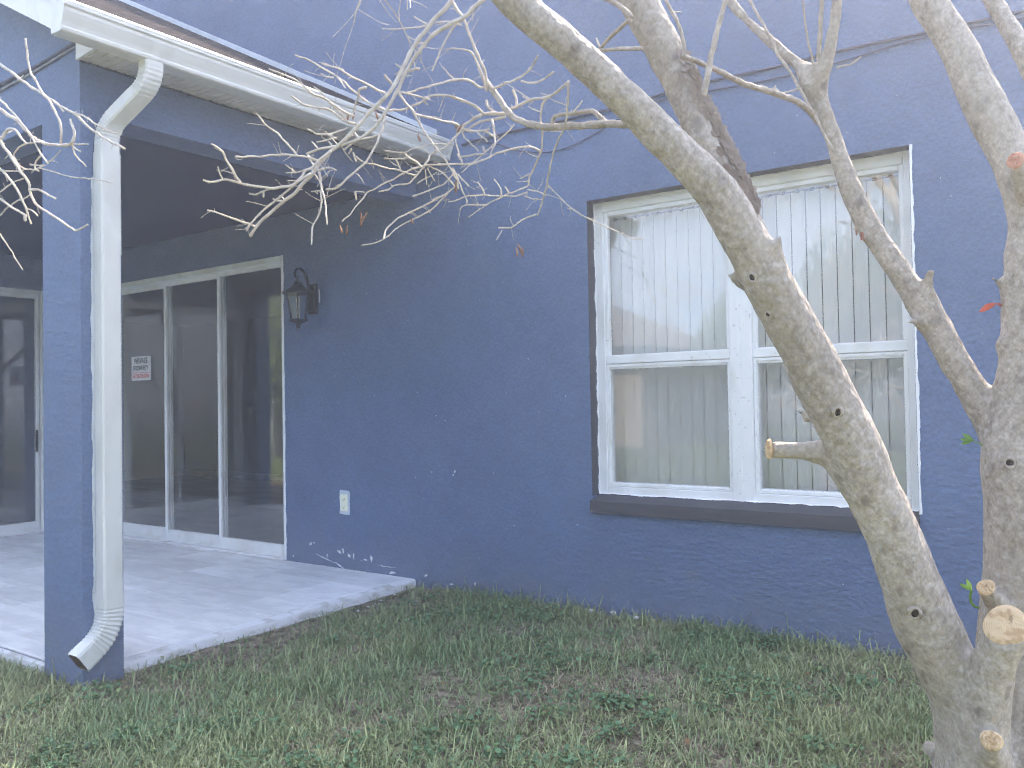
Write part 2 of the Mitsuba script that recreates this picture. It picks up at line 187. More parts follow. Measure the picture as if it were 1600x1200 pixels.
[(-1.703,-2.45,2.186,0.0044),(-1.701,-2.447,2.18,0.0043),(-1.685,-2.433,2.147,0.0041),(-1.668,-2.42,2.119,0.0039),(-1.654,-2.404,2.084,0.0037),(-1.642,-2.392,2.055,0.0035),(-1.63,-2.381,2.031,0.0033),(-1.615,-2.369,2.003,0.0031),(-1.597,-2.357,1.979,0.0029),(-1.583,-2.341,1.942,0.0027),(-1.57,-2.326,1.907,0.0024),(-1.56,-2.31,1.868,0.0022),(-1.556,-2.3,1.843,0.002)],
[(-1.686,-2.4,2.128,0.0036),(-1.679,-2.349,2.129,0.0039),(-1.673,-2.309,2.131,0.0041),(-1.658,-2.239,2.134,0.0045),(-1.654,-2.21,2.131,0.0047)],
[(-1.703,-2.45,2.186,0.0034),(-1.686,-2.41,2.184,0.003),(-1.671,-2.376,2.179,0.0027),(-1.659,-2.35,2.178,0.0024)],
[(-1.668,-2.37,2.17,0.003),(-1.672,-2.35,2.166,0.0031)],
[(-1.578,-2.17,2.162,0.0055),(-1.59,-2.206,2.182,0.0053),(-1.612,-2.252,2.198,0.005),(-1.64,-2.299,2.203,0.0048),(-1.657,-2.326,2.199,0.0047),(-1.668,-2.345,2.192,0.0046),(-1.681,-2.377,2.167,0.0044),(-1.699,-2.415,2.141,0.0042),(-1.718,-2.45,2.129,0.0041),(-1.729,-2.47,2.126,0.004)],
[(-1.576,-2.17,2.253,0.0046),(-1.588,-2.188,2.252,0.0046),(-1.605,-2.225,2.268,0.0044),(-1.629,-2.262,2.262,0.0042),(-1.682,-2.353,2.221,0.0038),(-1.708,-2.4,2.198,0.0036)],
[(-1.638,-2.25,2.272,0.0033),(-1.645,-2.3,2.293,0.0021)],
[(-1.568,-2.17,2.24,0.0055),(-1.554,-2.198,2.296,0.0054),(-1.568,-2.229,2.358,0.0054),(-1.579,-2.271,2.439,0.0053),(-1.602,-2.3,2.493,0.0053)],
[(-1.571,-2.17,2.254,0.0055),(-1.577,-2.192,2.303,0.0047),(-1.587,-2.215,2.353,0.004),(-1.62,-2.23,2.371,0.0035),(-1.654,-2.244,2.379,0.0031),(-1.666,-2.25,2.372,0.0029)],
[(-1.538,-2.35,2.398,0.0044),(-1.566,-2.364,2.36,0.004),(-1.59,-2.383,2.3,0.0034),(-1.605,-2.4,2.242,0.003)],
[(-1.588,-2.45,2.357,0.0031),(-1.63,-2.499,2.342,0.0025),(-1.673,-2.55,2.335,0.0019)],
[(-1.583,-2.45,2.359,0.0031),(-1.619,-2.47,2.385,0.0025)],
[(-1.565,-2.43,2.369,0.0025),(-1.547,-2.394,2.38,0.0025),(-1.526,-2.35,2.379,0.0024)],
[(-1.717,-2.5,2.115,0.0043),(-1.742,-2.523,2.127,0.0041),(-1.775,-2.564,2.162,0.0037),(-1.8,-2.605,2.2,0.0033),(-1.837,-2.646,2.229,0.003),(-1.86,-2.675,2.251,0.0027),(-1.888,-2.7,2.258,0.0025)],
[(-1.739,-2.47,2.18,0.004),(-1.776,-2.543,2.206,0.0033),(-1.798,-2.593,2.225,0.0028),(-1.806,-2.611,2.231,0.0026),(-1.827,-2.65,2.236,0.0023)],
[(-1.834,-2.55,2.241,0.0036),(-1.848,-2.55,2.261,0.0024)],
[(-1.774,-2.65,2.179,0.0028),(-1.795,-2.661,2.185,0.0024),(-1.809,-2.67,2.195,0.0021)],
[(-1.773,-2.63,2.184,0.0034),(-1.754,-2.639,2.165,0.0026),(-1.729,-2.65,2.14,0.0015)],
[(-1.73,-2.45,2.214,0.0036),(-1.734,-2.48,2.234,0.0047)],
[(-1.693,-2.6,2.149,0.0049),(-1.734,-2.588,2.155,0.0043),(-1.756,-2.572,2.136,0.0035),(-1.798,-2.55,2.112,0.0024)],
[(-1.715,-2.4,2.263,0.0045),(-1.695,-2.389,2.27,0.0051),(-1.676,-2.38,2.272,0.0057)],
[(-1.785,-2.55,2.07,0.0043),(-1.813,-2.581,2.083,0.004),(-1.833,-2.614,2.107,0.0038),(-1.878,-2.661,2.117,0.0034),(-1.904,-2.7,2.141,0.0031)],
[(-1.798,-2.55,2.098,0.0047),(-1.811,-2.577,2.107,0.0044),(-1.828,-2.631,2.132,0.0039),(-1.843,-2.667,2.142,0.0035),(-1.849,-2.699,2.157,0.0032),(-1.863,-2.746,2.174,0.0027),(-1.882,-2.8,2.185,0.0022)],
[(-1.816,-2.65,2.13,0.0027),(-1.822,-2.669,2.148,0.0024),(-1.829,-2.68,2.158,0.0023)],
[(-1.817,-2.55,2.077,0.0031),(-1.815,-2.592,2.102,0.0029),(-1.815,-2.63,2.122,0.0027)],
[(-1.534,-2.11,2.174,0.0068),(-1.578,-2.14,2.177,0.0063),(-1.608,-2.161,2.169,0.0059),(-1.629,-2.18,2.151,0.0056),(-1.65,-2.198,2.133,0.0053),(-1.662,-2.21,2.12,0.0051)],
[(-1.535,-2.11,2.165,0.0055),(-1.569,-2.131,2.158,0.0052),(-1.608,-2.155,2.151,0.0048),(-1.633,-2.174,2.132,0.0045),(-1.656,-2.19,2.119,0.0043)],
[(-1.633,-2.21,2.118,0.0051),(-1.619,-2.194,2.111,0.0046),(-1.592,-2.169,2.112,0.0039),(-1.572,-2.15,2.119,0.0034)],
[(-1.584,-2.17,2.11,0.0051),(-1.572,-2.161,2.104,0.0047),(-1.56,-2.15,2.093,0.0042)],
[(-1.561,-2.15,2.149,0.0049),(-1.543,-2.165,2.103,0.0041),(-1.529,-2.179,2.063,0.0035),(-1.531,-2.187,2.043,0.0031),(-1.538,-2.2,2.012,0.0025)],
[(-1.513,-2.09,2.138,0.0034),(-1.534,-2.123,2.1,0.0032),(-1.553,-2.153,2.066,0.003),(-1.571,-2.182,2.033,0.0028),(-1.588,-2.206,2.007,0.0026),(-1.599,-2.223,1.99,0.0025),(-1.615,-2.25,1.96,0.0023)],
[(-1.617,-2.25,2.012,0.0029),(-1.586,-2.222,2.019,0.0034),(-1.561,-2.2,2.024,0.0037)],
[(-1.399,-2.11,2.022,0.0041),(-1.414,-2.124,2.034,0.004),(-1.448,-2.148,2.038,0.0039),(-1.479,-2.172,2.028,0.0038),(-1.511,-2.196,2.016,0.0036),(-1.539,-2.22,1.997,0.0035),(-1.579,-2.25,1.98,0.0033)],
[(-1.092,-2.45,2.069,0.0045),(-1.187,-2.367,2.087,0.0048),(-1.238,-2.326,2.098,0.005),(-1.342,-2.25,2.136,0.0053),(-1.456,-2.169,2.163,0.0057),(-1.513,-2.13,2.176,0.0059)],
[(-1.322,-2.19,2.157,0.0044),(-1.347,-2.18,2.14,0.0043),(-1.36,-2.168,2.106,0.0041),(-1.365,-2.154,2.066,0.004),(-1.383,-2.135,2.013,0.0038),(-1.436,-2.113,1.959,0.0035),(-1.457,-2.1,1.923,0.0034)],
[(-1.445,-2.11,1.957,0.0029),(-1.469,-2.13,1.942,0.0021)],
[(-1.093,-2.45,2.066,0.0034),(-1.125,-2.403,2.017,0.0033),(-1.164,-2.364,1.979,0.0032),(-1.224,-2.319,1.938,0.0031),(-1.271,-2.274,1.885,0.003),(-1.312,-2.235,1.838,0.0029),(-1.358,-2.2,1.796,0.0028)],
[(-1.365,-2.2,1.797,0.003),(-1.406,-2.219,1.78,0.0028),(-1.433,-2.233,1.761,0.0026),(-1.472,-2.25,1.761,0.0024)],
[(-1.472,-2.23,1.757,0.0018),(-1.483,-2.25,1.725,0.0016)],
[(-1.453,-2.11,1.919,0.0029),(-1.505,-2.135,1.899,0.0026),(-1.534,-2.149,1.886,0.0025),(-1.576,-2.17,1.865,0.0022),(-1.628,-2.2,1.825,0.0019)],
[(-1.454,-2.11,1.9,0.0031),(-1.487,-2.132,1.888,0.003),(-1.528,-2.157,1.889,0.0028),(-1.576,-2.187,1.893,0.0026),(-1.617,-2.213,1.892,0.0024),(-1.646,-2.233,1.88,0.0022),(-1.673,-2.25,1.873,0.0021)],
[(-1.451,-2.11,1.908,0.0025),(-1.386,-2.146,1.882,0.0024),(-1.348,-2.17,1.858,0.0024)],
[(-1.457,-2.12,1.886,0.0025),(-1.402,-2.148,1.861,0.0024),(-1.36,-2.17,1.85,0.0024)],
[(-1.561,-2.2,1.888,0.0027),(-1.563,-2.203,1.905,0.0025),(-1.581,-2.21,1.933,0.0021)],
[(-1.514,-2.17,1.883,0.0027),(-1.515,-2.181,1.916,0.0025),(-1.529,-2.19,1.939,0.0023)],
[(-1.497,-2.15,1.896,0.0025),(-1.512,-2.15,1.918,0.0021)],
[(-1.556,-2.19,1.858,0.0027),(-1.624,-2.221,1.86,0.0022),(-1.639,-2.23,1.848,0.0021)],
[(-1.317,-2.2,1.881,0.0024),(-1.256,-2.171,1.806,0.0022),(-1.21,-2.155,1.773,0.0022),(-1.164,-2.139,1.746,0.0021),(-1.131,-2.127,1.728,0.002),(-1.095,-2.115,1.706,0.002),(-1.05,-2.1,1.695,0.0019)],
[(-1.484,-2.12,2.185,0.0042),(-1.486,-2.12,2.215,0.0046),(-1.495,-2.12,2.243,0.0051)],
[(-1.566,-2.12,2.182,0.0047),(-1.6,-2.12,2.209,0.0047),(-1.605,-2.12,2.232,0.0047)],
[(-1.136,-2.35,2.026,0.0027),(-1.121,-2.35,2.039,0.0024),(-1.108,-2.35,2.052,0.0021)],
[(-1.391,-2.13,2.146,0.0029),(-1.43,-2.13,2.169,0.0021)],
[(-1.285,-2.3,2.24,0.0036),(-1.323,-2.273,2.226,0.0037),(-1.393,-2.236,2.22,0.0039),(-1.479,-2.198,2.234,0.0041),(-1.545,-2.17,2.241,0.0042)],
[(-1.409,-2.2,2.227,0.0036),(-1.366,-2.222,2.204,0.0036),(-1.3,-2.257,2.183,0.0035),(-1.23,-2.3,2.179,0.0034)],
[(-1.053,-2.35,2.191,0.0032),(-1.06,-2.35,2.214,0.0025)],
[(-0.763,-1.71,2.201,0.0033),(-0.737,-1.703,2.185,0.0032),(-0.681,-1.69,2.192,0.003)],
[(-0.579,-1.69,2.233,0.0032),(-0.532,-1.713,2.223,0.0028),(-0.501,-1.73,2.229,0.0025)],
[(-1.654,-2.21,2.131,0.0028),(-1.668,-2.21,2.095,0.0026),(-1.653,-2.21,2.039,0.0023),(-1.643,-2.21,2.005,0.0021)],
[(-1.641,-2.21,2.111,0.0032),(-1.623,-2.21,2.08,0.0029),(-1.592,-2.21,2.049,0.0026),(-1.577,-2.21,2.031,0.0025)],
[(-1.603,-2.18,2.111,0.0034),(-1.575,-2.18,2.084,0.0031),(-1.562,-2.18,2.067,0.0029)],
[(-1.563,-2.2,2.048,0.0037),(-1.556,-2.2,2.027,0.0033)],
[(-1.661,-2.21,2.04,0.0038),(-1.654,-2.21,2.018,0.0034)],
[(-1.688,-2.33,1.979,0.0027),(-1.654,-2.304,1.958,0.0029),(-1.627,-2.27,1.914,0.0033)],
[(-1.69,-2.33,1.971,0.0025),(-1.676,-2.31,1.93,0.0021)],
[(-1.699,-2.33,1.969,0.0023),(-1.703,-2.32,1.922,0.0021)],
[(-1.72,-2.35,1.921,0.0021),(-1.702,-2.327,1.939,0.0021),(-1.678,-2.3,1.96,0.0021)],
[(-1.693,-2.4,1.867,0.003),(-1.669,-2.357,1.888,0.0028),(-1.643,-2.309,1.914,0.0026),(-1.634,-2.27,1.954,0.0025)],
[(-1.694,-2.4,1.821,0.0024),(-1.666,-2.349,1.853,0.0025),(-1.643,-2.307,1.88,0.0026),(-1.627,-2.27,1.912,0.0027)],
[(-1.666,-2.35,1.826,0.0022),(-1.65,-2.311,1.866,0.0022),(-1.64,-2.29,1.887,0.0023)],
[(-1.634,-2.27,1.975,0.0033),(-1.618,-2.27,1.943,0.0037),(-1.614,-2.27,1.903,0.0041)],
[(-1.613,-2.27,1.951,0.0025),(-1.59,-2.27,1.924,0.0027),(-1.573,-2.27,1.905,0.0029)],
[(-1.869,-2.45,1.726,0.002),(-1.834,-2.428,1.731,0.0021),(-1.801,-2.404,1.752,0.0022),(-1.779,-2.381,1.781,0.0023),(-1.738,-2.351,1.807,0.0024),(-1.688,-2.314,1.84,0.0025),(-1.666,-2.291,1.872,0.0026),(-1.648,-2.27,1.903,0.0027)],
[(-1.771,-2.45,1.732,0.0032),(-1.781,-2.427,1.77,0.0031),(-1.759,-2.389,1.81,0.003),(-1.718,-2.342,1.843,0.0028),(-1.676,-2.295,1.877,0.0026),(-1.656,-2.27,1.9,0.0025)],
]
TWIG_LEFT=[
[(-3.864,-2.8,2.804,0.0065),(-3.545,-2.788,2.618,0.0057),(-3.375,-2.781,2.509,0.0053),(-3.228,-2.775,2.427,0.0049),(-3.106,-2.77,2.354,0.0046),(-3.001,-2.765,2.299,0.0043),(-2.921,-2.76,2.237,0.0041),(-2.805,-2.754,2.169,0.0038),(-2.711,-2.75,2.124,0.0036)],
[(-3.027,-2.77,2.315,0.0033),(-2.947,-2.765,2.283,0.003),(-2.86,-2.759,2.231,0.0027),(-2.785,-2.754,2.197,0.0024),(-2.73,-2.75,2.178,0.0022)],
[(-3.265,-2.82,2.636,0.0039),(-3.261,-2.811,2.534,0.0041),(-3.244,-2.807,2.494,0.0042),(-3.177,-2.8,2.412,0.0044),(-3.125,-2.795,2.361,0.0044),(-3.082,-2.789,2.293,0.0045),(-3.072,-2.785,2.249,0.0046),(-3.091,-2.78,2.204,0.0048)],
[(-3.739,-2.85,2.606,0.0074),(-3.457,-2.827,2.405,0.0064),(-3.345,-2.819,2.34,0.0061),(-3.254,-2.81,2.267,0.0057),(-3.179,-2.804,2.224,0.0055),(-3.068,-2.796,2.193,0.0052),(-2.995,-2.791,2.185,0.005),(-2.973,-2.787,2.217,0.0048),(-2.993,-2.783,2.252,0.0048),(-3.021,-2.78,2.283,0.0047)],
[(-3.018,-2.78,2.192,0.0028),(-2.898,-2.78,2.167,0.0023)],
[(-3.009,-2.78,2.185,0.0028),(-2.947,-2.78,2.15,0.0023)],
[(-3.004,-2.78,2.178,0.0028),(-2.998,-2.767,2.146,0.0025),(-2.968,-2.75,2.107,0.0021)],
[(-3.557,-2.9,2.571,0.0045),(-3.373,-2.864,2.413,0.0039),(-3.32,-2.853,2.367,0.0037),(-3.255,-2.837,2.297,0.0034),(-3.209,-2.824,2.242,0.0032),(-3.178,-2.812,2.186,0.0031),(-3.141,-2.8,2.136,0.0029)],
[(-3.557,-2.9,2.533,0.0081),(-3.431,-2.839,2.277,0.0064),(-3.389,-2.823,2.211,0.0059),(-3.346,-2.808,2.149,0.0055),(-3.301,-2.794,2.094,0.0051),(-3.309,-2.785,2.06,0.0049),(-3.286,-2.773,2.009,0.0046),(-3.222,-2.761,1.972,0.0042),(-3.154,-2.748,1.933,0.0039),(-3.115,-2.739,1.905,0.0036),(-3.063,-2.73,1.887,0.0034),(-3.013,-2.72,1.906,0.0031)],
[(-3.327,-2.88,2.246,0.0063),(-3.303,-2.872,2.273,0.0054),(-3.277,-2.868,2.278,0.005),(-3.247,-2.864,2.264,0.0044),(-3.194,-2.85,2.208,0.0029)],
[(-3.235,-2.82,2.051,0.0048),(-3.177,-2.813,2.041,0.0045),(-3.122,-2.805,2.014,0.004),(-3.09,-2.8,1.996,0.0038)],
[(-3.509,-2.92,2.239,0.005),(-3.333,-2.882,2.132,0.0043),(-3.288,-2.869,2.088,0.0041),(-3.256,-2.856,2.045,0.0039),(-3.238,-2.842,1.996,0.0037),(-3.231,-2.827,1.942,0.0035),(-3.226,-2.82,1.918,0.0034)],
[(-3.396,-2.9,2.139,0.0037),(-3.286,-2.869,2.119,0.003),(-3.219,-2.85,2.114,0.0026)],
[(-3.504,-2.9,2.106,0.005),(-3.351,-2.875,2.022,0.0044),(-3.279,-2.862,1.979,0.0041),(-3.211,-2.85,1.945,0.0038)],
[(-3.211,-2.85,1.945,0.0057),(-3.206,-2.85,1.923,0.0048)],
[(-3.249,-2.83,1.981,0.0029),(-3.19,-2.83,1.96,0.0026),(-3.156,-2.83,1.938,0.0024)],
[(-3.515,-2.85,2.05,0.0028),(-3.448,-2.832,2.073,0.0026),(-3.378,-2.812,2.106,0.0024),(-3.328,-2.8,2.112,0.0022)],
[(-3.462,-2.85,1.951,0.0027),(-3.423,-2.844,1.974,0.0026),(-3.376,-2.837,1.998,0.0025),(-3.296,-2.827,2.02,0.0023),(-3.24,-2.82,2.03,0.0022)],
[(-3.161,-2.82,2.217,0.0031),(-3.286,-2.812,2.236,0.0031),(-3.378,-2.805,2.23,0.0032),(-3.402,-2.801,2.211,0.0031),(-3.366,-2.794,2.168,0.0031),(-3.281,-2.786,2.142,0.003),(-3.22,-2.78,2.148,0.0029)],
[(-3.183,-2.8,2.18,0.0029),(-3.232,-2.8,2.162,0.0027),(-3.242,-2.8,2.14,0.0026),(-3.208,-2.8,2.121,0.0024)],
[(-3.277,-2.8,2.158,0.0029),(-3.164,-2.8,2.133,0.0024)],
[(-3.213,-2.8,2.134,0.0024),(-3.168,-2.787,2.12,0.0024),(-3.065,-2.756,2.085,0.0022),(-2.964,-2.727,2.064,0.002),(-2.878,-2.7,2.041,0.0019)],
[(-3.141,-2.8,2.138,0.0024),(-3.093,-2.8,2.151,0.0021),(-3.047,-2.8,2.169,0.0019)],
[(-3.524,-2.8,1.924,0.0026),(-3.489,-2.78,1.866,0.0023),(-3.449,-2.75,1.779,0.002)],
[(-3.109,-2.77,2.355,0.0048),(-3.082,-2.77,2.33,0.0036)],
]
PODS=[(-1.857,-2.55,1.76),(-1.834,-2.55,1.753),(-1.823,-2.5,1.799),(-1.804,-2.5,1.801),(-1.815,-2.5,1.788),(-1.695,-2.4,1.789),(-1.689,-2.37,2.058),(-1.43,-2.2,1.699),(-1.442,-2.2,1.689),(-1.418,-2.2,1.686),(-1.795,-2.55,2.1),(-1.817,-2.55,2.102),(-1.793,-2.5,2.115),(-1.749,-2.5,2.106),(-1.667,-2.21,2.136),(-1.651,-2.21,2.124),(-1.614,-2.27,1.909),(-1.619,-2.27,1.925),(-1.622,-2.27,1.905),(-0.525,-1.65,1.705),(-0.546,-1.65,1.724)]
CABLES=[[(-3.339, -0.012, 2.947, 0.0086), (-3.189, -0.012, 2.956, 0.0085), (-3.06, -0.012, 2.951, 0.0085), (-2.958, -0.012, 2.956, 0.0084), (-2.849, -0.012, 2.954, 0.0084), (-2.46, -0.012, 2.946, 0.0082), (-2.053, -0.012, 2.945, 0.0081), (-1.904, -0.012, 2.96, 0.008), (-1.673, -0.012, 2.968, 0.0079), (-1.29, -0.012, 2.956, 0.0078), (-0.905, -0.012, 2.958, 0.0076), (-0.543, -0.012, 2.944, 0.0075), (-0.421, -0.012, 2.941, 0.0074), (-0.141, -0.012, 2.934, 0.0073), (0.048, -0.012, 2.927, 0.0073)], [(-2.198, -0.012, 2.94, 0.0045), (-2.053, -0.012, 2.93, 0.0045), (-1.873, -0.012, 2.927, 0.0045), (-1.619, -0.012, 2.913, 0.0045), (-1.292, -0.012, 2.895, 0.0045), (-0.931, -0.012, 2.9, 0.0045), (-0.538, -0.012, 2.924, 0.0045), (-0.142, -0.012, 2.902, 0.0045), (0.048, -0.012, 2.899, 0.0045)], [(-3.269, -0.012, 2.967, 0.0043), (-3.035, -0.012, 2.888, 0.0042), (-2.901, -0.012, 2.825, 0.0041), (-2.685, -0.012, 2.772, 0.004), (-2.5, -0.012, 2.776, 0.0039), (-2.286, -0.012, 2.832, 0.0038), (-2.136, -0.012, 2.896, 0.0038), (-2.033, -0.012, 2.929, 0.0037)]]
CUT_AT={'H': (-0.162, -1.865, 0.617), 'I': (-0.218, -1.695, 0.675), 'J': (-0.201, -1.88, 0.319), 'C': (-0.707, -2.03, 1.071), 'S': (-0.115, -1.72, 1.85)}
KNOT_AT=[(-0.522, -2.0, 1.166), (-0.387, -1.75, 0.581), (-0.677, -2.25, 1.515), (-0.662, -2.2, 1.422), (-0.159, -1.65, 1.018)]
LEAF_AT={'red': (-0.182, -1.565, 1.479), 'red2': (-0.524, -1.65, 1.721), 's1': (-0.252, -1.55, 1.078), 's2': (-0.266, -1.6, 0.61), 'st0': (-0.245, -1.6, 0.594), 'st1': (-0.261, -1.605, 0.602), 'st2': (-0.267, -1.605, 0.622), 'st3': (-0.263, -1.602, 0.644)}


# ------------------------------------------------------------------ materials
def bsdf(key, base, rough=0.6, spec=0.4, bump=None, bscale=0.002, eps=1e-3, metallic=0.0, **kw):
    col = {'type': 'rgb', 'value': list(base)} if isinstance(base, (tuple, list)) else (base if isinstance(base, dict) else proc(base))
    m = {'type': 'principled', 'base_color': col, 'roughness': rough, 'specular': spec, 'metallic': metallic, **kw}
    if bump: m = {'type': 'bumpmap', 'arbitrary': proc(bump, eps), 'scale': bscale, 'nested_bsdf': m}
    scene[key] = {'type': 'twosided', 'bsdf': m}
def C(*a): return mi.Color3f(*a)
def stucco_grain(p):
    return fbm(p.x*75, p.y*75, p.z*75, 2)*0.6+noise(p.x*170+5, p.y*170, p.z*170)*0.4
def stucco_col(p, n, uv):
    a = fbm(p.x*1.1, p.y*1.1, p.z*1.1, 4); g = stucco_grain(p); w = fbm(p.x*9, p.y*9, p.z*4, 3)
    k = (0.86+0.24*a)*(0.74+0.52*g)*(0.94+0.12*w)
    dirt = smoothstep(0.42, -0.05, p.z+0.25*(w-0.5))*(0.3+0.7*fbm(p.x*5, p.y*5, p.z*8, 3))
    drip = smoothstep(0.62, 0.8, fbm(p.x*9, p.y*9, p.z*0.9, 4))*0.07
    return mix(mix(C(0.108, 0.151, 0.262)*k, C(0.20, 0.19, 0.20), 0.42*dirt), C(0.20, 0.22, 0.28), drip)
def stucco_bump(p, n, uv):
    a = fbm(p.x*62, p.y*62, p.z*62, 3)
    return smoothstep(0.34, 0.66, a)*0.7+0.45*stucco_grain(p)
bsdf('stucco', stucco_col, 0.62, 0.35, stucco_bump, 0.0042, 1.5e-3)
bsdf('charcoal_stucco', lambda p, n, uv: C(0.062, 0.060, 0.070)*(0.85+0.3*fbm(p.x*6, p.y*6, p.z*6, 2)), 0.65, 0.35, stucco_bump, 0.004, 2e-3)
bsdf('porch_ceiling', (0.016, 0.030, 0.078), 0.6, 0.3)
def white_col(p, n, uv):
    g = smoothstep(0.45, 0.75, fbm(p.x*9, p.y*9, p.z*3, 4)); s = smoothstep(0.86, 0.93, noise(p.x*55, p.y*55, p.z*55))
    return mix(mix(C(0.74, 0.75, 0.74), C(0.60, 0.59, 0.55), 0.6*g), C(0.25, 0.23, 0.2), 0.35*s)
bsdf('white_vinyl', white_col, 0.35, 0.45)
bsdf('gutter_white', lambda p, n, uv: mix(C(0.60, 0.60, 0.575), C(0.46, 0.45, 0.41), 0.45*smoothstep(0.4, 0.75, fbm(p.x*9, p.y*9, p.z*4, 4))), 0.32, 0.5,
     lambda p, n, uv: fbm(p.x*7, p.y*5, p.z*7, 2), 0.0015, 3e-3)
bsdf('soffit_white', lambda p, n, uv: mix(C(0.66, 0.645, 0.605), C(0.48, 0.465, 0.43), fbm(p.x*6, p.y*6, 0, 3)), 0.5, 0.4)
bsdf('caulk', (0.75, 0.76, 0.78), 0.5, 0.4)
bsdf('dark_gap', (0.02, 0.02, 0.022), 0.8, 0.1)
bsdf('shingle', lambda p, n, uv: mix(C(0.010, 0.007, 0.008), C(0.026, 0.019, 0.019), noise(p.x*90, p.y*90, p.z*90)*0.6+0.4*fbm(p.x*8, p.y*8, 0, 2)), 0.9, 0.1)
bsdf('flashing', lambda p, n, uv: mix(C(0.62, 0.66, 0.70), C(0.45, 0.47, 0.5), fbm(p.x*8, p.z*8, 0, 3)), 0.35, 0.5)
bsdf('blind', lambda p, n, uv: C(0.60, 0.61, 0.585)*(0.9+0.14*fbm(p.x*7, p.z*0.9, 0, 3)), 0.55, 0.35)
scene['glass'] = {'type': 'thindielectric', 'int_ior': 1.52}
scene['insect_mesh'] = {'type': 'mask', 'opacity': 0.15, 'nested': {'type': 'twosided', 'bsdf': {'type': 'diffuse', 'reflectance': {'type': 'rgb', 'value': [0.07, 0.07, 0.072]}}}}
bsdf('room_wall', (0.27, 0.28, 0.29), 0.8, 0.2); bsdf('room_floor', lambda p, n, uv: mix(C(0.095, 0.092, 0.09), C(0.13, 0.125, 0.12), cell_rand(dr.floor(p.x*2.2), dr.floor(p.y*7), 0)), 0.4, 0.4)
def tile_col(p, n, uv):
    r = cell_rand(dr.floor((p.x+20)/0.605), dr.floor((p.y+20)/0.302), 4)
    a = fbm(p.x*5+r*40, p.y*14+r*9, 0, 4); c = fbm(p.x*22, p.y*60+r*30, 0, 3)
    base = mix(C(0.785, 0.775, 0.77), C(0.88, 0.87, 0.865), smoothstep(0.34, 0.66, a*0.75+c*0.25))
    d = fbm(p.x*1.7+3, p.y*1.7, 0, 3)
    return base*(0.84+0.18*r)*(0.85+0.25*d)
bsdf('tile', tile_col, 0.38, 0.45, lambda p, n, uv: fbm(p.x*40, p.y*90, 0, 2), 0.0008, 2e-3)
bsdf('grout', lambda p, n, uv: C(0.27, 0.26, 0.27)*(0.8+0.4*fbm(p.x*20, p.y*20, 0, 2)), 0.85, 0.2)
bsdf('concrete', lambda p, n, uv: mix(C(0.70, 0.70, 0.71), C(0.48, 0.465, 0.44), smoothstep(0.46, 0.78, fbm(p.x*12, p.y*12, p.z*24, 4))), 0.8, 0.25, lambda p, n, uv: fbm(p.x*60, p.y*60, p.z*60, 3), 0.006, 2e-3)
def soil_col(p, n, uv):
    a = fbm(p.x*2.2, p.y*2.2, 0, 3); b = fbm(p.x*30, p.y*30, 0, 3); far = smoothstep(4.2, 6.0, -p.y)
    s = mix(C(0.095, 0.072, 0.055), C(0.25, 0.20, 0.155), smoothstep(0.3, 0.75, b))
    g = mix(C(0.045, 0.06, 0.022), C(0.10, 0.13, 0.045), smoothstep(0.3, 0.7, b))
    return mix(s, g, dr.clip(0.25*smoothstep(0.4, 0.6, a)+far, 0, 1))
bsdf('soil', soil_col, 0.95, 0.1, lambda p, n, uv: fbm(p.x*50, p.y*50, 0, 3), 0.02, 2e-3)
scene['grass_blade'] = {'type': 'twosided', 'bsdf': {'type': 'principled', 'base_color': {'type': 'mesh_attribute', 'name': 'vertex_color'}, 'roughness': 0.55, 'specular': 0.35}}
def bark_col(p, n, uv):
    q = noise(p.x*4, p.y*4, p.z*2)
    a = fbm(p.x*6+q*2, p.y*6, p.z*2.6, 4); b = fbm(p.x*40, p.y*40, p.z*17, 4); f = fbm(p.x*110, p.y*110, p.z*60, 2)
    s = smoothstep(0.58, 0.80, fbm(p.x*55+3, p.y*55, p.z*55, 3)); d = smoothstep(0.60, 0.85, fbm(p.x*30+9, p.y*30, p.z*16, 3))
    g = smoothstep(0.42, 0.72, fbm(p.x*3+5, p.y*3, p.z*2.1, 3))
    c = mix(C(0.220, 0.186, 0.155), C(0.450, 0.398, 0.340), smoothstep(0.20, 0.80, a*0.36+b*0.26+f*0.38))*(0.82+0.36*noise(p.x*260, p.y*260, p.z*150))
    c = mix(c, C(0.30, 0.262, 0.20), 0.28*g); c = mix(c, C(0.56, 0.535, 0.50), 0.32*s); return mix(c, C(0.11, 0.09, 0.08), 0.6*d)
def bark_bump(p, n, uv): return fbm(p.x*38, p.y*38, p.z*13, 4)*0.7+0.3*noise(p.x*130, p.y*130, p.z*60)
bsdf('bark', bark_col, 0.7, 0.3, bark_bump, 0.018, 2e-3)
bsdf('twig_bark', lambda p, n, uv: mix(C(0.31, 0.26, 0.22), C(0.64, 0.60, 0.54), fbm(p.x*45, p.y*45, p.z*45, 3)), 0.6, 0.3)
bsdf('flaky_bark', lambda p, n, uv: mix(C(0.17, 0.125, 0.10), C(0.33, 0.28, 0.24), fbm(p.x*40, p.y*40, p.z*18, 3)), 0.85, 0.15, lambda p, n, uv: fbm(p.x*50, p.y*50, p.z*22, 3), 0.015, 2e-3)
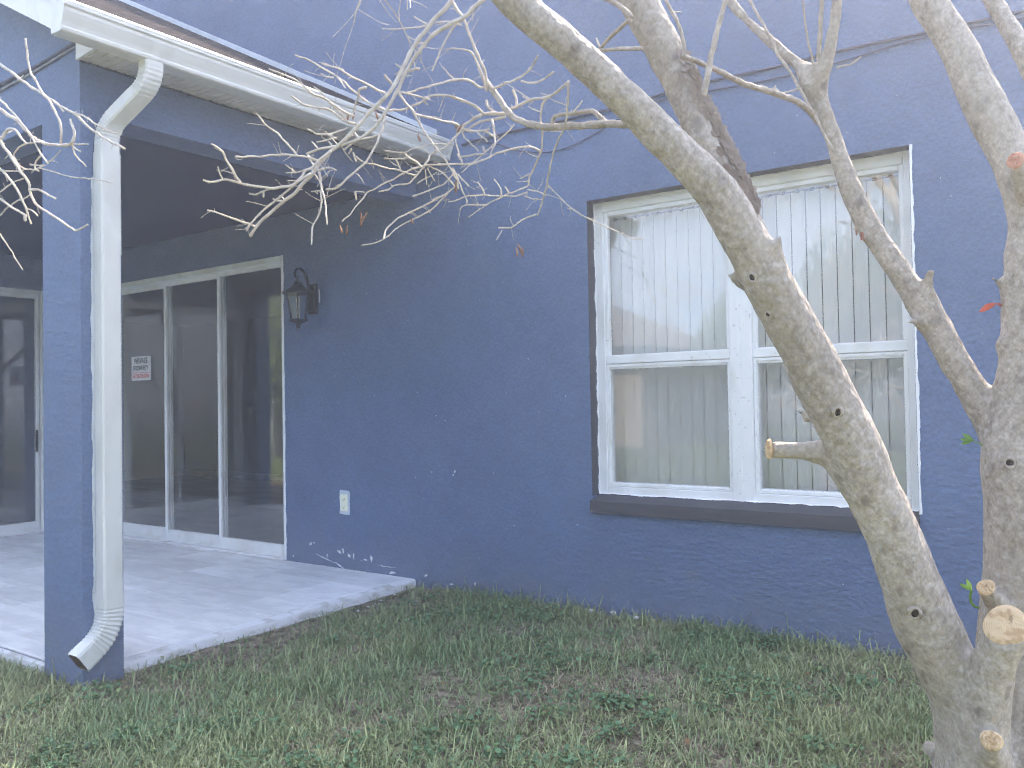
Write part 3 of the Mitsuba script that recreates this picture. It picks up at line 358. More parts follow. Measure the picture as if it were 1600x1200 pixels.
def cut_col(p, n, uv):
    r = mi.Float(9.0)
    for k, c in CUT_AT.items(): r = dr.minimum(r, dr.sqrt(dr.square(p.x-c[0]-0.004)+dr.square(p.y-c[1])+dr.square(p.z-c[2]+0.003)))
    w = fbm(p.x*45, p.y*45, p.z*45, 3); saw = noise(p.x*70+p.z*260, p.y*30, p.z*40)
    ring = 0.5+0.5*dr.sin((r+0.0035*w)*1250.0); ck = smoothstep(0.70, 0.80, fbm(p.x*60+3, p.y*60, p.z*22, 3))
    c = mix(C(0.50, 0.355, 0.205), C(0.62, 0.48, 0.31), ring*0.55+saw*0.45); c = mix(c, C(0.37, 0.225, 0.115), 0.7*smoothstep(0.50, 0.72, w)); return mix(c, C(0.20, 0.13, 0.08), 0.6*ck)
bsdf('cut_wood', cut_col, 0.75, 0.2, lambda p, n, uv: fbm(p.x*220, p.y*70, p.z*70, 2), 0.003, 1e-3)
bsdf('red_cut_wood', lambda p, n, uv: mix(C(0.50, 0.28, 0.20), C(0.42, 0.20, 0.13), fbm(p.x*60, p.y*60, p.z*60, 2)), 0.8, 0.2)
bsdf('knot_dark', (0.030, 0.024, 0.02), 0.9, 0.1)
def leaf(key, c): scene[key] = {'type': 'principledthin', 'base_color': {'type': 'rgb', 'value': list(c)}, 'roughness': 0.55, 'diff_trans': 0.7, 'spec_trans': 0.0}
leaf('red_leaf', (0.34, 0.085, 0.06)); leaf('green_leaf', (0.16, 0.30, 0.07)); leaf('brown_leaf', (0.30, 0.19, 0.11)); leaf('foliage', (0.07, 0.115, 0.035)); leaf('foliage_yellow', (0.20, 0.26, 0.09)); leaf('weed_leaf', (0.075, 0.16, 0.05))
bsdf('seed_pod', (0.22, 0.12, 0.08), 0.8, 0.2); bsdf('pale_twig', (0.42, 0.40, 0.36), 0.6, 0.3)
bsdf('lantern_black', (0.016, 0.019, 0.026), 0.5, 0.3); scene['lantern_glass'] = {'type': 'thindielectric', 'int_ior': 1.5}
bsdf('cable_black', (0.075, 0.078, 0.12), 0.6, 0.3); bsdf('cable_grey', (0.22, 0.23, 0.27), 0.6, 0.3)
bsdf('outlet_plastic', (0.80, 0.80, 0.62), 0.4, 0.45); bsdf('outlet_caulk', (0.50, 0.56, 0.62), 0.6, 0.3)
bsdf('sign_paper', (0.72, 0.70, 0.70), 0.6, 0.3); bsdf('sign_black', (0.02, 0.02, 0.02), 0.6, 0.3); bsdf('sign_red', (0.62, 0.10, 0.08), 0.6, 0.3)
bsdf('chip', (0.62, 0.63, 0.66), 0.7, 0.2); bsdf('stone', (0.62, 0.60, 0.57), 0.85, 0.2)
bsdf('downpipe_inside', (0.10, 0.075, 0.055), 0.8, 0.2)
bsdf('neighbour_wall', lambda p, n, uv: C(0.50, 0.42, 0.32)*(0.9+0.2*fbm(p.x, p.y, p.z, 2)), 0.8, 0.2); bsdf('neighbour_roof', lambda p, n, uv: C(0.15, 0.125, 0.11)*(0.7+0.6*noise(p.x*9, p.y*9, p.z*30)), 0.9, 0.1)
bsdf('fence_wood', lambda p, n, uv: mix(C(0.27, 0.20, 0.14), C(0.38, 0.30, 0.22), fbm(p.x*12, p.y*12, p.z*1.4, 3)), 0.85, 0.15)


# ------------------------------------------------------------------ ground
GZ = -0.055
def ground_z(x, y):
    p = np.stack([x, y, x*0], -1); return GZ+0.035*(meshkit.fbm(p*0.9+3, 3, 5)-0.5)+0.012*(meshkit.fbm(p*6, 2, 8)-0.5)
def sheet(xs, ys):
    X, Y = np.meshgrid(xs, ys, indexing='ij'); Z = ground_z(X, Y); n, m = X.shape; i, j = np.meshgrid(np.arange(n-1), np.arange(m-1), indexing='ij'); a = (i*m+j).ravel()
    return trimesh.Trimesh(np.stack([X, Y, Z], -1).reshape(-1, 3), np.vstack([np.stack([a, a+m, a+m+1], 1), np.stack([a, a+m+1, a+1], 1)]), process=False)
near = np.arange(-6.4, 2.4, 0.05)
struct('ground', sheet(np.r_[-40, -25, -15, -10, -7.5, near, 3, 4, 6, 9, 15, 25, 40], np.r_[-40, -25, -15, -10, -7, np.arange(-5.5, 0.3, 0.05), 1, 3, 6, 10, 20, 40]), 'soil', True)

# grass: every blade its own bent strip; density and colour follow patches
PX0, PX1, PY0 = -8.6, -3.82, -2.33      # patio
def patch(x, y, s, seed): return meshkit.fbm(np.stack([x*s, y*s, x*0+seed], -1), 3, seed)
def grass_density(x, y):
    d = 0.62+1.2*np.clip((patch(x, y, 1.7, 2)-0.36)*3.2, 0, 1)
    hole = np.clip((patch(x, y, 3.6, 6)-0.56)*8, 0, 1); d = d*(1-0.72*hole)
    edge = np.clip((x-PX1)/0.55, 0, 1)+np.clip((-y-2.2)/0.3, 0, 1); d = d*np.clip(0.10+edge, 0, 1)
    wallrow = np.exp(-((y+0.08)/0.09)**2)*np.clip((x+3.3)/0.5, 0, 1); near = np.clip((-y-1.6)/0.8, 0, 1)
    return np.clip(d+0.5*wallrow+0.45*near, 0.04, 2.2)/2.2
def make_grass(N):
    x = rng.uniform(-6.0, 1.4, N); y = rng.uniform(-4.1, -0.012, N)
    keep = ((x > PX1+0.015) | (y < PY0-0.02)) & ~((x < -6.0) & (y > -1))
    keep &= rng.uniform(0, 1, N) < grass_density(x, y); x, y = x[keep], y[keep]; n = len(x); z = ground_z(x, y)-0.004
    dry = np.clip((patch(x, y, 2.6, 9)-0.50)*3, 0, 0.75)+0.10; isdry = rng.uniform(0, 1, n) < dry
    tall = 1+0.45*np.exp(-((y+0.06)/0.08)**2)
    L = rng.gamma(5, 0.0078, n)*(0.75+0.7*patch(x, y, 2.1, 12))*np.where(isdry, 0.75, 1)*tall+0.012; wd = rng.uniform(0.0026, 0.0058, n)*np.where(isdry, 0.65, 1)
    ang = rng.uniform(0, 2*np.pi, n); lean = rng.uniform(0.35, 1.50, n); lean = np.where(isdry, lean+0.35, lean)
    d = np.stack([np.cos(ang), np.sin(ang)], 1); s = np.stack([-d[:, 1], d[:, 0], 0*x], 1)
    base = np.stack([x, y, z], 1)
    def at(t):
        a = lean*(0.35+0.65*t); return base+np.concatenate([d*(L*t*np.sin(a))[:, None], (L*t*np.cos(a)+0.002)[:, None]], 1)
    p1, p2, p3 = at(0.4), at(0.75), at(1.0); w = (wd/2)[:, None]*s
    V = np.stack([base-w*0.7, base+w*0.7, p1-w, p1+w, p2-w*0.75, p2+w*0.75, p3], 1).reshape(-1, 3)
    o = (np.arange(n)*7)[:, None, None]; F = (o+np.array([[0, 1, 3], [0, 3, 2], [2, 3, 5], [2, 5, 4], [4, 5, 6]])[None]).reshape(-1, 3)
    g = rng.uniform(0, 1, (n, 1)); hue = np.clip(patch(x, y, 1.3, 20)[:, None]*1.6-0.3+rng.normal(0, 0.2, (n, 1)), 0, 1)
    col = (np.array([0.135, 0.200, 0.092])*(1-hue)+np.array([0.290, 0.300, 0.145])*hue)*(0.7+0.8*g)
    straw = np.array([0.34, 0.28, 0.19])*(0.6+0.8*g)
    col = np.where(isdry[:, None], straw, col); col = np.repeat(col, 7, axis=0)
    return trimesh.Trimesh(V, F, process=False), col
_g, _c = make_grass(560000)
struct('grass', _g, 'grass_blade', False, 'stuff', 'patchy green and straw coloured lawn grass in front of the blue house', color=_c)
# clover-like weeds: clumps of small round leaves
def make_weeds(nclump):
    V, F, Cc = [], [], []; k = 0
    while k < nclump:
        x, y = rng.uniform(-4.2, 0.6), rng.uniform(-3.6, -0.1)
        if (x < PX1+0.08 and y > PY0-0.06) or patch(np.array([x]), np.array([y]), 1.9, 31)[0] < 0.50: continue
        k += 1; m = rng.integers(14, 46); rad = rng.uniform(0.03, 0.10)
        for _ in range(m):
            a, r = rng.uniform(0, 6.28), rad*math.sqrt(rng.uniform()); c = np.array([x+r*math.cos(a), min(y+r*math.sin(a), -0.02), 0.0]); c[2] = ground_z(c[0:1], c[1:2])[0]+rng.uniform(0.012, 0.05)
            n_ = np.array([rng.normal(0, 0.45), rng.normal(0, 0.45), 1.0]); n_ /= np.linalg.norm(n_); u = np.cross(n_, [math.cos(a), math.sin(a), 0.2]); u /= np.linalg.norm(u); v = np.cross(n_, u); s = rng.uniform(0.006, 0.013); o = len(V)*1
            ring = [(0, -1), (0.7, -0.5), (0.85, 0.3), (0.35, 0.95), (-0.35, 0.95), (-0.85, 0.3), (-0.7, -0.5)]
            pts = [c-n_*s*0.25]+[c+s*(u*p+v*q) for p, q in ring]; b = len(V); V += pts; F += [[b, b+1+i, b+1+(i+1) % 7] for i in range(7)]
            g = rng.uniform(0.65, 1.35); cc = np.array([0.095, 0.170, 0.080])*g if rng.uniform() < 0.8 else np.array([0.14, 0.18, 0.07])*g; Cc += [cc]*8
    return trimesh.Trimesh(np.array(V), np.array(F), process=False), np.array(Cc)
_w, _c = make_weeds(430)
struct('clover', _w, 'grass_blade', False, 'stuff', 'low round-leaved weeds growing through the lawn', color=_c)

# ------------------------------------------------------------------ patio: slab, tiles, white concrete edge
labels['patio'] = {'kind': 'structure'}
put('slab', box(PX0, PX1, PY0, 0.0, -0.25, -0.012), 'grout', 'patio')
tx, ty, gap = 0.605, 0.302, 0.004
row = 0; y = -0.004
while y > PY0+0.03:
    y0 = max(y-ty, PY0+0.012); off = (row % 3)*tx/3; x = PX1-0.06-off+0.0
    xs = [PX1-0.052]+([x] if off > 0.02 else []); q = xs[-1]
    edges = [PX1-0.052]
    q = PX1-0.052-(off if off > 0.02 else tx)
    while q > PX0+0.05: edges.append(q); q -= tx
    edges.append(PX0+0.002)
    for a, b in zip(edges[1:], edges[:-1]):
        if b-a < 0.05: continue
        dz = rng.normal(0, 0.0007)
        t = box(a+gap/2, b-gap/2, y0+gap/2, y-gap/2, -0.011, 0.0+dz, 0.0018); put('tile', t, 'tile', 'patio')
    y = y0; row += 1
def ragged_edge():
    n = 150; yy = np.linspace(PY0, -0.003, n); w = meshkit.fbm(np.stack([yy*9, yy*0, yy*0], -1), 4, 3)-0.5
    xo = PX1+0.012+0.014*w; xi = np.full(n, PX1-0.050); zt = -0.006+0.010*(meshkit.fbm(np.stack([yy*14, yy*0+5, yy*0], -1), 3, 4)-0.5)
    V = np.vstack([np.stack([xi, yy, 0*yy-0.0015], 1), np.stack([xo-0.010, yy, zt], 1), np.stack([xo, yy, zt-0.012], 1), np.stack([xo+0.004, yy, 0*yy-0.14], 1)]); i = np.arange(n-1); F = []
    for k in range(3): F += [np.stack([i+k*n, i+(k+1)*n, i+1+(k+1)*n], 1), np.stack([i+k*n, i+1+(k+1)*n, i+1+k*n], 1)]
    return trimesh.Trimesh(V, np.vstack(F), process=False)
put('edge_strip', box(PX0, -4.11, PY0-.03, PY0-.001, -.2, -.004, .006), 'concrete', 'patio')
put('edge_strip', ragged_edge(), 'concrete', 'patio', 40, label='rough white concrete edge of the grey patio')

def tilt(m):
    v = np.array(m.vertices); v[:, 2] += 0.022*v[:, 1]; return trimesh.Trimesh(v, m.faces, process=False)     # the porch eave falls a little towards the yard
# ------------------------------------------------------------------ house
H = thing('house', 'dark blue stucco house with white framed windows and a covered patio', 'house')
WX0, WX1 = -8.55, -0.08
def top(x): return 3.10+0.50*abs(min(x, 0.0))
WIN = (-2.405, -0.625, 0.645, 2.425); DOOR = (-7.80, -5.175, 0.0, 2.42); YF = 0.10
outer = Polygon([(WX0-5.0, -0.3), (WX1, -0.3), (WX1, top(WX1)), (WX0, top(WX0)), (WX0-5.0, top(WX0)-2.6)])
hole_w = sbox(WIN[0], WIN[2]-.045, WIN[1], WIN[3]); hole_d = sbox(DOOR[0], -0.02, DOOR[1], DOOR[3])
put('wall', wall_xz(outer.difference(hole_w).difference(hole_d), 0.0, 0.20), 'stucco', H)
put('wall', box(WX1-0.2, WX1, 0.2005, 9, -0.3, 3.05), 'stucco', H)
# wall with the second sliding door, at right angles
D2 = (-2.10, -0.20, 0.0, 2.42)
p2 = sbox(-2.36, -0.3, -0.001, 2.80).difference(sbox(D2[0], -0.02, D2[1], D2[3]))
put('wall', wall_yz(p2, WX0-0.2, WX0), 'stucco', H)
# covered patio: front wall with its opening, corner post, side beam
gz = lambda x: 3.000+0.535*(-3.47-x)
FT = Polygon([(-3.757, -0.2), (-4.105, -0.2), (-4.105, 2.605), (-8.35, 2.605), (-8.35, -0.2), (WX0, -0.2), (WX0, gz(WX0)-0.17), (-3.757, gz(-3.757)-0.17)])
def noisy_wall(m): return m
put('porch_front', wall_xz(FT, -2.355, -2.16), 'stucco', H, label='lighter blue gable wall and corner post of the covered patio')
put('porch_beam', tilt(wall_yz(sbox(-2.1595, 2.648, -0.0005, 2.894), -3.955, -3.757)), 'stucco', H)
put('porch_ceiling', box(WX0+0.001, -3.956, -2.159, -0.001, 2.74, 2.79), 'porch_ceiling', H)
# roof of the covered patio
def roof_plane(x0, x1, y0, y1, th, off):
    P = [(x0, gz(x0)+off), (x1, gz(x1)+off), (x1, gz(x1)+off-th), (x0, gz(x0)+off-th)]
    return tilt(wall_xz(Polygon(P), y0, y1))
R = put('porch_roof', roof_plane(-9.2, -3.462, -2.535, -0.001, 0.03, 0.0), 'shingle', H)
for k in range(9):      # shingle courses, each a little proud, as far as they show
    x1 = -3.436-k*0.14; x0 = x1-0.16
    put('shingle_course', roof_plane(x0, x1, -2.560, -0.004, 0.007, 0.0080+0.0003*k), 'shingle', R)
fl = [(x, gz(x)) for x in (-3.56, -9.2)]
put('flashing', wall_xz(Polygon([(fl[0][0], fl[0][1]+0.002), (fl[0][0], fl[0][1]+0.046), (fl[1][0], fl[1][1]+0.050), (fl[1][0], fl[1][1]+0.002)]), -0.012, -0.002), 'flashing', R, label='pale metal flashing where the patio roof meets the blue wall')
def rake():
    P = [(-3.545, gz(-3.545)-0.152), (-3.545, gz(-3.545)+0.012), (-9.2, gz(-9.2)+0.012), (-9.2, gz(-9.2)-0.152)]
    a = tilt(wall_xz(Polygon(P), -2.555, -2.536))
    Q = [(-3.545, gz(-3.545)-0.03), (-3.545, gz(-3.545)+0.018), (-9.2, gz(-9.2)+0.018), (-9.2, gz(-9.2)-0.03)]
    return cat([a, tilt(wall_xz(Polygon(Q), -2.566, -2.5555))])
put('rake_board', rake(), 'gutter_white', R, label='white sloping rake board on the patio gable')
put('rake_soffit', roof_plane(-9.0, -3.56, -2.535, -2.357, 0.012, -0.135), 'soffit_white', R)
put('fascia', tilt(box(-3.548, -3.528, -2.575, -0.002, 2.868, 2.99)), 'gutter_white', R)
# soffit: vinyl panels with ribs
nP = 9; ys = np.linspace(-2.355, -0.004, nP+1)
for k in range(nP):
    a, b = ys[k]+0.002, ys[k+1]-0.002; m = [box(-3.7565, -3.549, a, b, 2.893, 2.899)]; q = np.linspace(a, b, 7)
    for j in range(6): m.append(box(-3.7565, -3.549, q[j]+0.006, q[j+1]-0.006, 2.887, 2.8931))
    for j in range(6):
        for xx in np.arange(-3.74, -3.56, 0.02): m.append(box(xx, xx+0.008, q[j]+0.014, q[j]+0.018, 2.8865, 2.8872))
    put('soffit_panel', tilt(cat(m)), 'soffit_white', R)
put('soffit_return', tilt(wall_xz(Polygon([(-3.757, 2.882), (-3.549, 2.897), (-3.549, 3.02), (-3.757, 3.10)]), -2.372, -2.3565)), 'gutter_white', R, label='small cream triangle closing the end of the soffit')
put('soffit_trim', tilt(box(-3.7565, -3.753, -2.354, -0.003, 2.878, 2.8865)), 'dark_gap', R)
# main roof edge (gable overhang, above the picture)
RO = Polygon([(WX1+0.08, top(WX1)-0.036), (WX1+0.08, top(WX1)-0.006), (WX0, top(WX0)+0.036), (WX0-5.2, top(WX0)-2.66), (WX0-5.2, top(WX0)-2.70), (WX0, top(WX0)+0.004)])
put('main_roof', wall_xz(RO, -0.04, 9.0), 'shingle', H)
# room inside, seen dimly through the doors and window
put('room_back', cat([box(-13.4, WX1-0.21, 4.6, 4.7, -0.02, 2.7), box(-13.5, -13.4, -2.3, 4.7, -0.02, 2.7), box(-13.4, WX0-0.21, -2.4, -2.3, -0.02, 2.7), box(-3.1, -3.0, 0.21, 4.6, -0.02, 2.7), box(-13.4, WX1-0.21, -2.3 if False else 0.205, 4.6, 2.7, 2.75), box(-13.4, WX0-0.21, -2.3, 0.204, 2.7, 2.75)]), 'room_wall', H)
put('room_floor', cat([box(-13.4, WX1-0.21, 0.205, 4.6, -0.06, -0.01), box(-13.4, WX0-0.21, -2.3, 0.204, -0.06, -0.01)]), 'room_floor', H)
put('room_baseboard', cat([box(-13.4, -3.11, 4.58, 4.598, -0.009, 0.10)]), 'white_vinyl', H)

# paint scrapes and specks on the wall (bare primer showing)
def scrape(x, z, w, h, seed, tilt=0):
    r = np.random.default_rng(seed); n = 14; a = np.sort(r.uniform(0, 6.283, n)); rr = r.uniform(0.35, 1.0, n); px, pz = np.cos(a)*rr*w/2, np.sin(a)*rr*h/2; c, s = math.cos(tilt), math.sin(tilt)
    pg = Polygon(np.stack([x+px*c-pz*s, z+px*s+pz*c], 1)).buffer(0)
    return cat([wall_xz(g, -0.0022, 0.001) for g in getattr(pg, 'geoms', [pg]) if g.area > 1e-7])
SC = [(-4.88, .150, .05, .035, .5), (-4.84, .165, .035, .012, .9), (-4.57, .118, .05, .035, -.6), (-4.53, .128, .03, .045, .2), (-4.47, .100, .045, .03, -.5), (-4.42, .093, .02, .06, 0), (-4.24, .100, .03, .075, .1), (-4.30, .085, .04, .02, 0), (-4.70, .075, .02, .04, 0),
      (-4.72, .055, .24, .012, -.25), (-4.58, .022, .16, .018, -.35), (-4.10, .055, .22, .008, 0), (-4.03, .018, .09, .022, .2), (-5.08, .035, .02, .035, 0), (-3.72, .03, .04, .02, .3), (-3.455, .752, .018, .035, -.3), (-3.47, .73, .03, .012, .9), (-3.66, .745, .012, .012, 0), (-3.53, 1.10, .008, .008, 0), (-3.02, 1.28, .01, .01, 0), (-3.50, -.005, .05, .02, .2), (-3.3, .02, .02, .03, 0)]
for i, (x, z, w, h, t) in enumerate(SC): put('paint_scrape', scrape(x, z, w, h, 50+i, t), 'chip', H)
sp = [scrape(x, z, s, s*1.2, int(900+1000*s*7+i)) for i, (x, z, s) in enumerate(zip(rng.uniform(-4.6, -0.3, 90), rng.uniform(0.05, 2.9, 90), rng.uniform(0.004, 0.009, 90))) if not (WIN[0]-.1 < x < WIN[1]+.1 and .5 < z < 2.5)]
labels[put('paint_speck', cat(sp), 'chip', H)] = {'kind': 'stuff'}

# window: painted returns, frame, sashes, panes, screens, sill
x0, x1, z0, z1 = WIN; W = put('window', cat([box(x0+.001, x0+.055, YF, YF+.07, z0, z1, .004), box(x1-.048, x1-.001, YF, YF+.07, z0, z1, .004), box(x0+.056, x1-.049, YF+.001, YF+.07, z1-.058, z1-.001, .004), box(x0+.056, x1-.049, YF+.001, YF+.07, z0, z0+.05, .004)]), 'white_vinyl', H, label='white framed twin window with closed vertical blinds')
put('reveal', cat([box(x0-.0005, x0+.003, .002, YF-.001, z0, z1), box(x1-.003, x1+.0005, .002, YF-.001, z0, z1), box(x0, x1, .0015, YF-.001, z1-.003, z1+.0005)]), 'charcoal_stucco', W)
mx0, mx1 = -1.572, -1.448; zm = 1.448
put('mullion', cat([box(mx0, mx1, YF-.006, YF+.07, z0+.001, z1-.057, .004), box(mx0+.035, mx0+.06, YF-.010, YF-.005, z0+.002, z1-.06)]), 'white_vinyl', W)
for a, b in ((x0+.055, mx0), (mx1, x1-.048)):
    put('sash', cat([box(a, b, YF+.006, YF+.05, zm-.012, zm+.042, .004), box(a, a+.022, YF+.012, YF+.05, zm+.043, z1-.058, .003), box(b-.022, b, YF+.012, YF+.05, zm+.043, z1-.058, .003), box(a+.023, b-.023, YF+.012, YF+.05, z1-.085, z1-.0585, .003)]), 'white_vinyl', W)
    for e in (.030, .043): put('pane', box(a+.02, b-.02, YF+e, YF+e+.0001, zm+.04, z1-.08), 'glass', W)
    put('sash', cat([box(a, a+.024, YF+.016, YF+.06, z0+.051, zm-.013, .003), box(b-.024, b, YF+.016, YF+.06, z0+.051, zm-.013, .003), box(a+.025, b-.025, YF+.016, YF+.06, zm-.045, zm-.0135, .003), box(a+.025, b-.025, YF+.016, YF+.06, z0+.051, z0+.075, .003)]), 'white_vinyl', W)
    for e in (.040, .053): put('pane', box(a+.02, b-.02, YF+e, YF+e+.0001, z0+.07, zm-.04), 'glass', W)
    g = trimesh.Trimesh([[a+.022, YF+.018, z0+.07], [b-.022, YF+.018, z0+.07], [b-.022, YF+.018, zm-.04], [a+.022, YF+.018, zm-.04]], [[0, 1, 2], [0, 2, 3]], process=False)
    put('insect_screen', g, 'insect_mesh', W)
    put('screen_frame', cat([box(a+.002, a+.018, YF+.008, YF+.0155, z0+.052, zm-.014), box(b-.018, b-.002, YF+.008, YF+.0155, z0+.052, zm-.014), box(a+.019, b-.019, YF+.008, YF+.0155, z0+.052, z0+.066), box(a+.019, b-.019, YF+.008, YF+.0155, zm-.030, zm-.0145)]), 'white_vinyl', W)
def caulk_line():
    out = []
    def strip(p, q, w, nrm, seed):
        n = int(np.linalg.norm(np.subtract(q, p))/0.008); t = np.linspace(0, 1, n); P = np.outer(1-t, p)+np.outer(t, q); h = w*(0.35+1.3*meshkit.fbm(np.stack([t*n*0.16, t*0+seed, t*0], -1), 3, seed)); Q = P+np.outer(h, nrm)
        V = np.vstack([P, Q]); i = np.arange(n-1); out.append(trimesh.Trimesh(V, np.vstack([np.stack([i, i+1, i+1+n], 1), np.stack([i, i+1+n, i+n], 1)]), process=False))
    yv = YF-.0005
    strip((x0+.0035, yv, z0+.002), (x0+.0035, yv, z1-.003), .022, (0, -1, 0), 1); strip((x0, yv, z1-.0035), (x1, yv, z1-.0035), .014, (0, -1, 0), 2); strip((x1-.0035, yv, z0), (x1-.0035, yv, z1), .02, (0, -1, 0), 3); strip((x0, yv-.001, z0+.0105), (x1, yv-.001, z0+.0105), .020, (0, -.75, -.3), 4)
    return cat(out)
put('caulk', caulk_line(), 'caulk', W)
put('caulk', wall_xz(Polygon([(x1-.001+0.0*t, z0+t*(z1-z0)) for t in np.linspace(0, 1, 160)]+[(x1+.004+.012*meshkit.fbm(np.array([t*40, 1, 2.]), 3, 6), z0+t*(z1-z0)) for t in np.linspace(1, 0, 160)]), -.003, .001), 'caulk', W, label='ragged white caulk along the right edge of the window')
S = Polygon([(-.032, .548), (-.030, .618), (YF+.02, .655), (YF+.02, .601), (-.0005, .601), (-.0005, .548)])
put('sill', wall_yz(S, x0+.0005, x1-.0005), 'charcoal_stucco', W, 30, label='charcoal stucco window sill')

# sliding doors
def slider(plane, span, z1, panels, depth0, key_label):
    """plane 'y' (main wall) or 'x'; span along the wall; panels = list of (a, b, setback)"""
    def bx(a, b, d0, d1, za, zb, bv=.003):
        return box(a, b, d0, d1, za, zb, bv) if plane == 'y' else box(WX0-d1, WX0-d0, a, b, za, zb, bv)
    a, b = span
    d = put('sliding_door', cat([bx(a+.001, a+.03, .003, .16, .002, z1-.001), bx(b-.022, b-.001, .003, .16, .002, z1-.001), bx(a+.031, b-.033, .006, .16, z1-.048, z1-.001)]), 'white_vinyl', H, label=key_label)
    put('track', cat([bx(a+.031, b-.033, .012, .16, .001, .018)]+[bx(a+.031, b-.033, .03+.04*k, .035+.04*k, .018, .030, 0) for k in range(3)]), 'white_vinyl', d)
    for i, (p, q, s) in enumerate(panels):
        y0, y1 = s, s+.032
        put('door_panel', cat([bx(p, p+.030, y0, y1, .026, z1-.049), bx(q-.030, q, y0, y1, .026, z1-.049), bx(p+.031, q-.031, y0, y1, .026, .108), bx(p+.031, q-.031, y0, y1, z1-.084, z1-.049)]), 'white_vinyl', d)
        for e in (.010, .022): put('pane', bx(p+.026, q-.026, y0+e, y0+e+.0001, .10, z1-.080, 0), 'glass', d)
    return d
SD = slider('y', (DOOR[0], DOOR[1]), DOOR[3], [(-6.062, -5.200, .030), (-6.912, -6.028, .072), (-7.77, -6.880, .114)], 0, 'three-panel sliding glass door beside the lantern')
SD2 = slider('x', (D2[0], D2[1]), D2[3], [(-1.18, -.233, .034), (-2.067, -1.14, .080)], 0, 'sliding glass door on the side wall at the far left')
put('door_pull', cat([box(WX0-.030, WX0-.018, -.275, -.250, .80, 1.02, .004), box(WX0-.034, WX0-.030, -.270, -.255, .83, .99)]), 'dark_gap', SD2)
put('door_step', box(-7.85, -5.17, -.045, -.001, .0015, .022, .006), 'concrete', H)
put('door_step', box(WX0+.001, WX0+.05, -2.1, -.19, .0015, .022, .006), 'concrete', H)
put('door_caulk', wall_xz(Polygon([(-5.178, t*2.42) for t in np.linspace(0, 1, 120)]+[(-5.168+.012*meshkit.fbm(np.array([t*30, 4, 2.]), 3, 9), t*2.42) for t in np.linspace(1, 0, 120)]), -.003, .001), 'caulk', H)

# ------------------------------------------------------------------ vertical blinds
def blind(name, label, x0, x1, y, za, zb, pitch, ang0, jitter, bs='blind', along='x'):
    t = thing(name, label, 'blind'); n = int(round((x1-x0)/pitch)); w = pitch-.003
    for i in range(n+1):
        c = x0+(x1-x0)*i/n; a = math.radians(ang0+rng.normal(0, jitter)); s = np.linspace(-1, 1, 7); curve = .004*(1-s*s); u = s*w/2
        xs = c+u*math.cos(a)-curve*math.sin(a); yy = y+u*math.sin(a)+curve*math.cos(a)
        o = Polygon(list(zip(xs, yy))+list(zip(xs[::-1]-.0012*math.sin(-a), yy[::-1]+.0012)))
        m = slab_xy(o, za, zb-.056)
        if along == 'y': v = m.vertices; m = trimesh.Trimesh(np.stack([v[:, 1], v[:, 0], v[:, 2]], 1), m.faces[:, ::-1], process=False)
        put('slat', m, bs, t, 40)
    hr = box(x0-.05, x1+.05, y-.025, y+.025, zb-.045, zb, .004)
    cl = cat([box(x0+(x1-x0)*i/n-.010, x0+(x1-x0)*i/n+.010, y-.006, y+.006, zb-.062, zb-.046) for i in range(n+1)])
    if along == 'y': hr, cl = [trimesh.Trimesh(m.vertices[:, [1, 0, 2]], m.faces[:, ::-1], process=False) for m in (hr, cl)]
    put('headrail', hr, bs, t); labels[put('carrier_clip', cl, 'dark_gap', t)] = {'kind': 'stuff'}; return t
blind('vertical_blind', 'closed white vertical blind behind the left half of the window', WIN[0]+.06, -1.53, .255, .665, 2.40, .0775, -4, 0.8)
blind('vertical_blind', 'closed white vertical blind behind the right half of the window', -1.46, WIN[1]-.05, .255, .665, 2.40, .0775, -4, 0.8)
blind('vertical_blind', 'half-open vertical blind gathered behind the far left glass door', -1.75, -.95, -8.95, .05, 2.25, .085, 60, 6, along='y')

# ------------------------------------------------------------------ gutter and downspout
G = thing('rain_gutter', 'white metal rain gutter along the edge of the patio roof', 'gutter')
def gutter_profile():      # (x, z), K style, open at the top
    o = [(-3.5265, 2.988), (-3.5265, 2.866), (-3.460, 2.862), (-3.450, 2.866), (-3.447, 2.876), (-3.449, 2.884), (-3.444, 2.900), (-3.434, 2.922), (-3.426, 2.942), (-3.424, 2.956), (-3.415, 2.963), (-3.413, 2.980), (-3.417, 2.988), (-3.438, 2.988), (-3.438, 2.982), (-3.424, 2.980)]
    return LineString(o).buffer(.0014, cap_style=2, join_style=2)
GY0, GY1 = -2.590, -.004
put('trough', tilt(wall_xz(gutter_profile(), GY0, GY1)), 'gutter_white', G)
cap = Polygon([(-3.5285, 2.990), (-3.5285, 2.863), (-3.459, 2.859), (-3.446, 2.864), (-3.443, 2.884), (-3.431, 2.922), (-3.420, 2.958), (-3.410, 2.963), (-3.410, 2.990)])
put('end_cap', tilt(wall_xz(cap, GY0-.006, GY0-.0005)), 'gutter_white', G); put('end_cap', tilt(wall_xz(cap.buffer(.001), GY1-.012, GY1-.0105)), 'gutter_white', G)
for yy in np.arange(-2.4, -.1, .6): put('hanger', tilt(box(-3.526, -3.43, yy-.012, yy+.012, 2.972, 2.979)), 'gutter_white', G)
DS = thing('downspout', 'white downspout on the corner post, elbowed from gutter to grass', 'downspout')
def bend(pts, n=9, r=.07):
    """polyline -> path with rounded corners"""
    P = [np.array(p, float) for p in pts]; out = [P[0]]
    for a, b, c in zip(P[:-2], P[1:-1], P[2:]):
        u, v = (a-b)/np.linalg.norm(a-b), (c-b)/np.linalg.norm(c-b); p, q = b+u*r, b+v*r
        for t in np.linspace(0, 1, n): out.append((1-t)**2*p+2*t*(1-t)*b+t*t*q)
    out.append(P[-1]); return np.array(out)
yd = -2.250; XP = -3.757
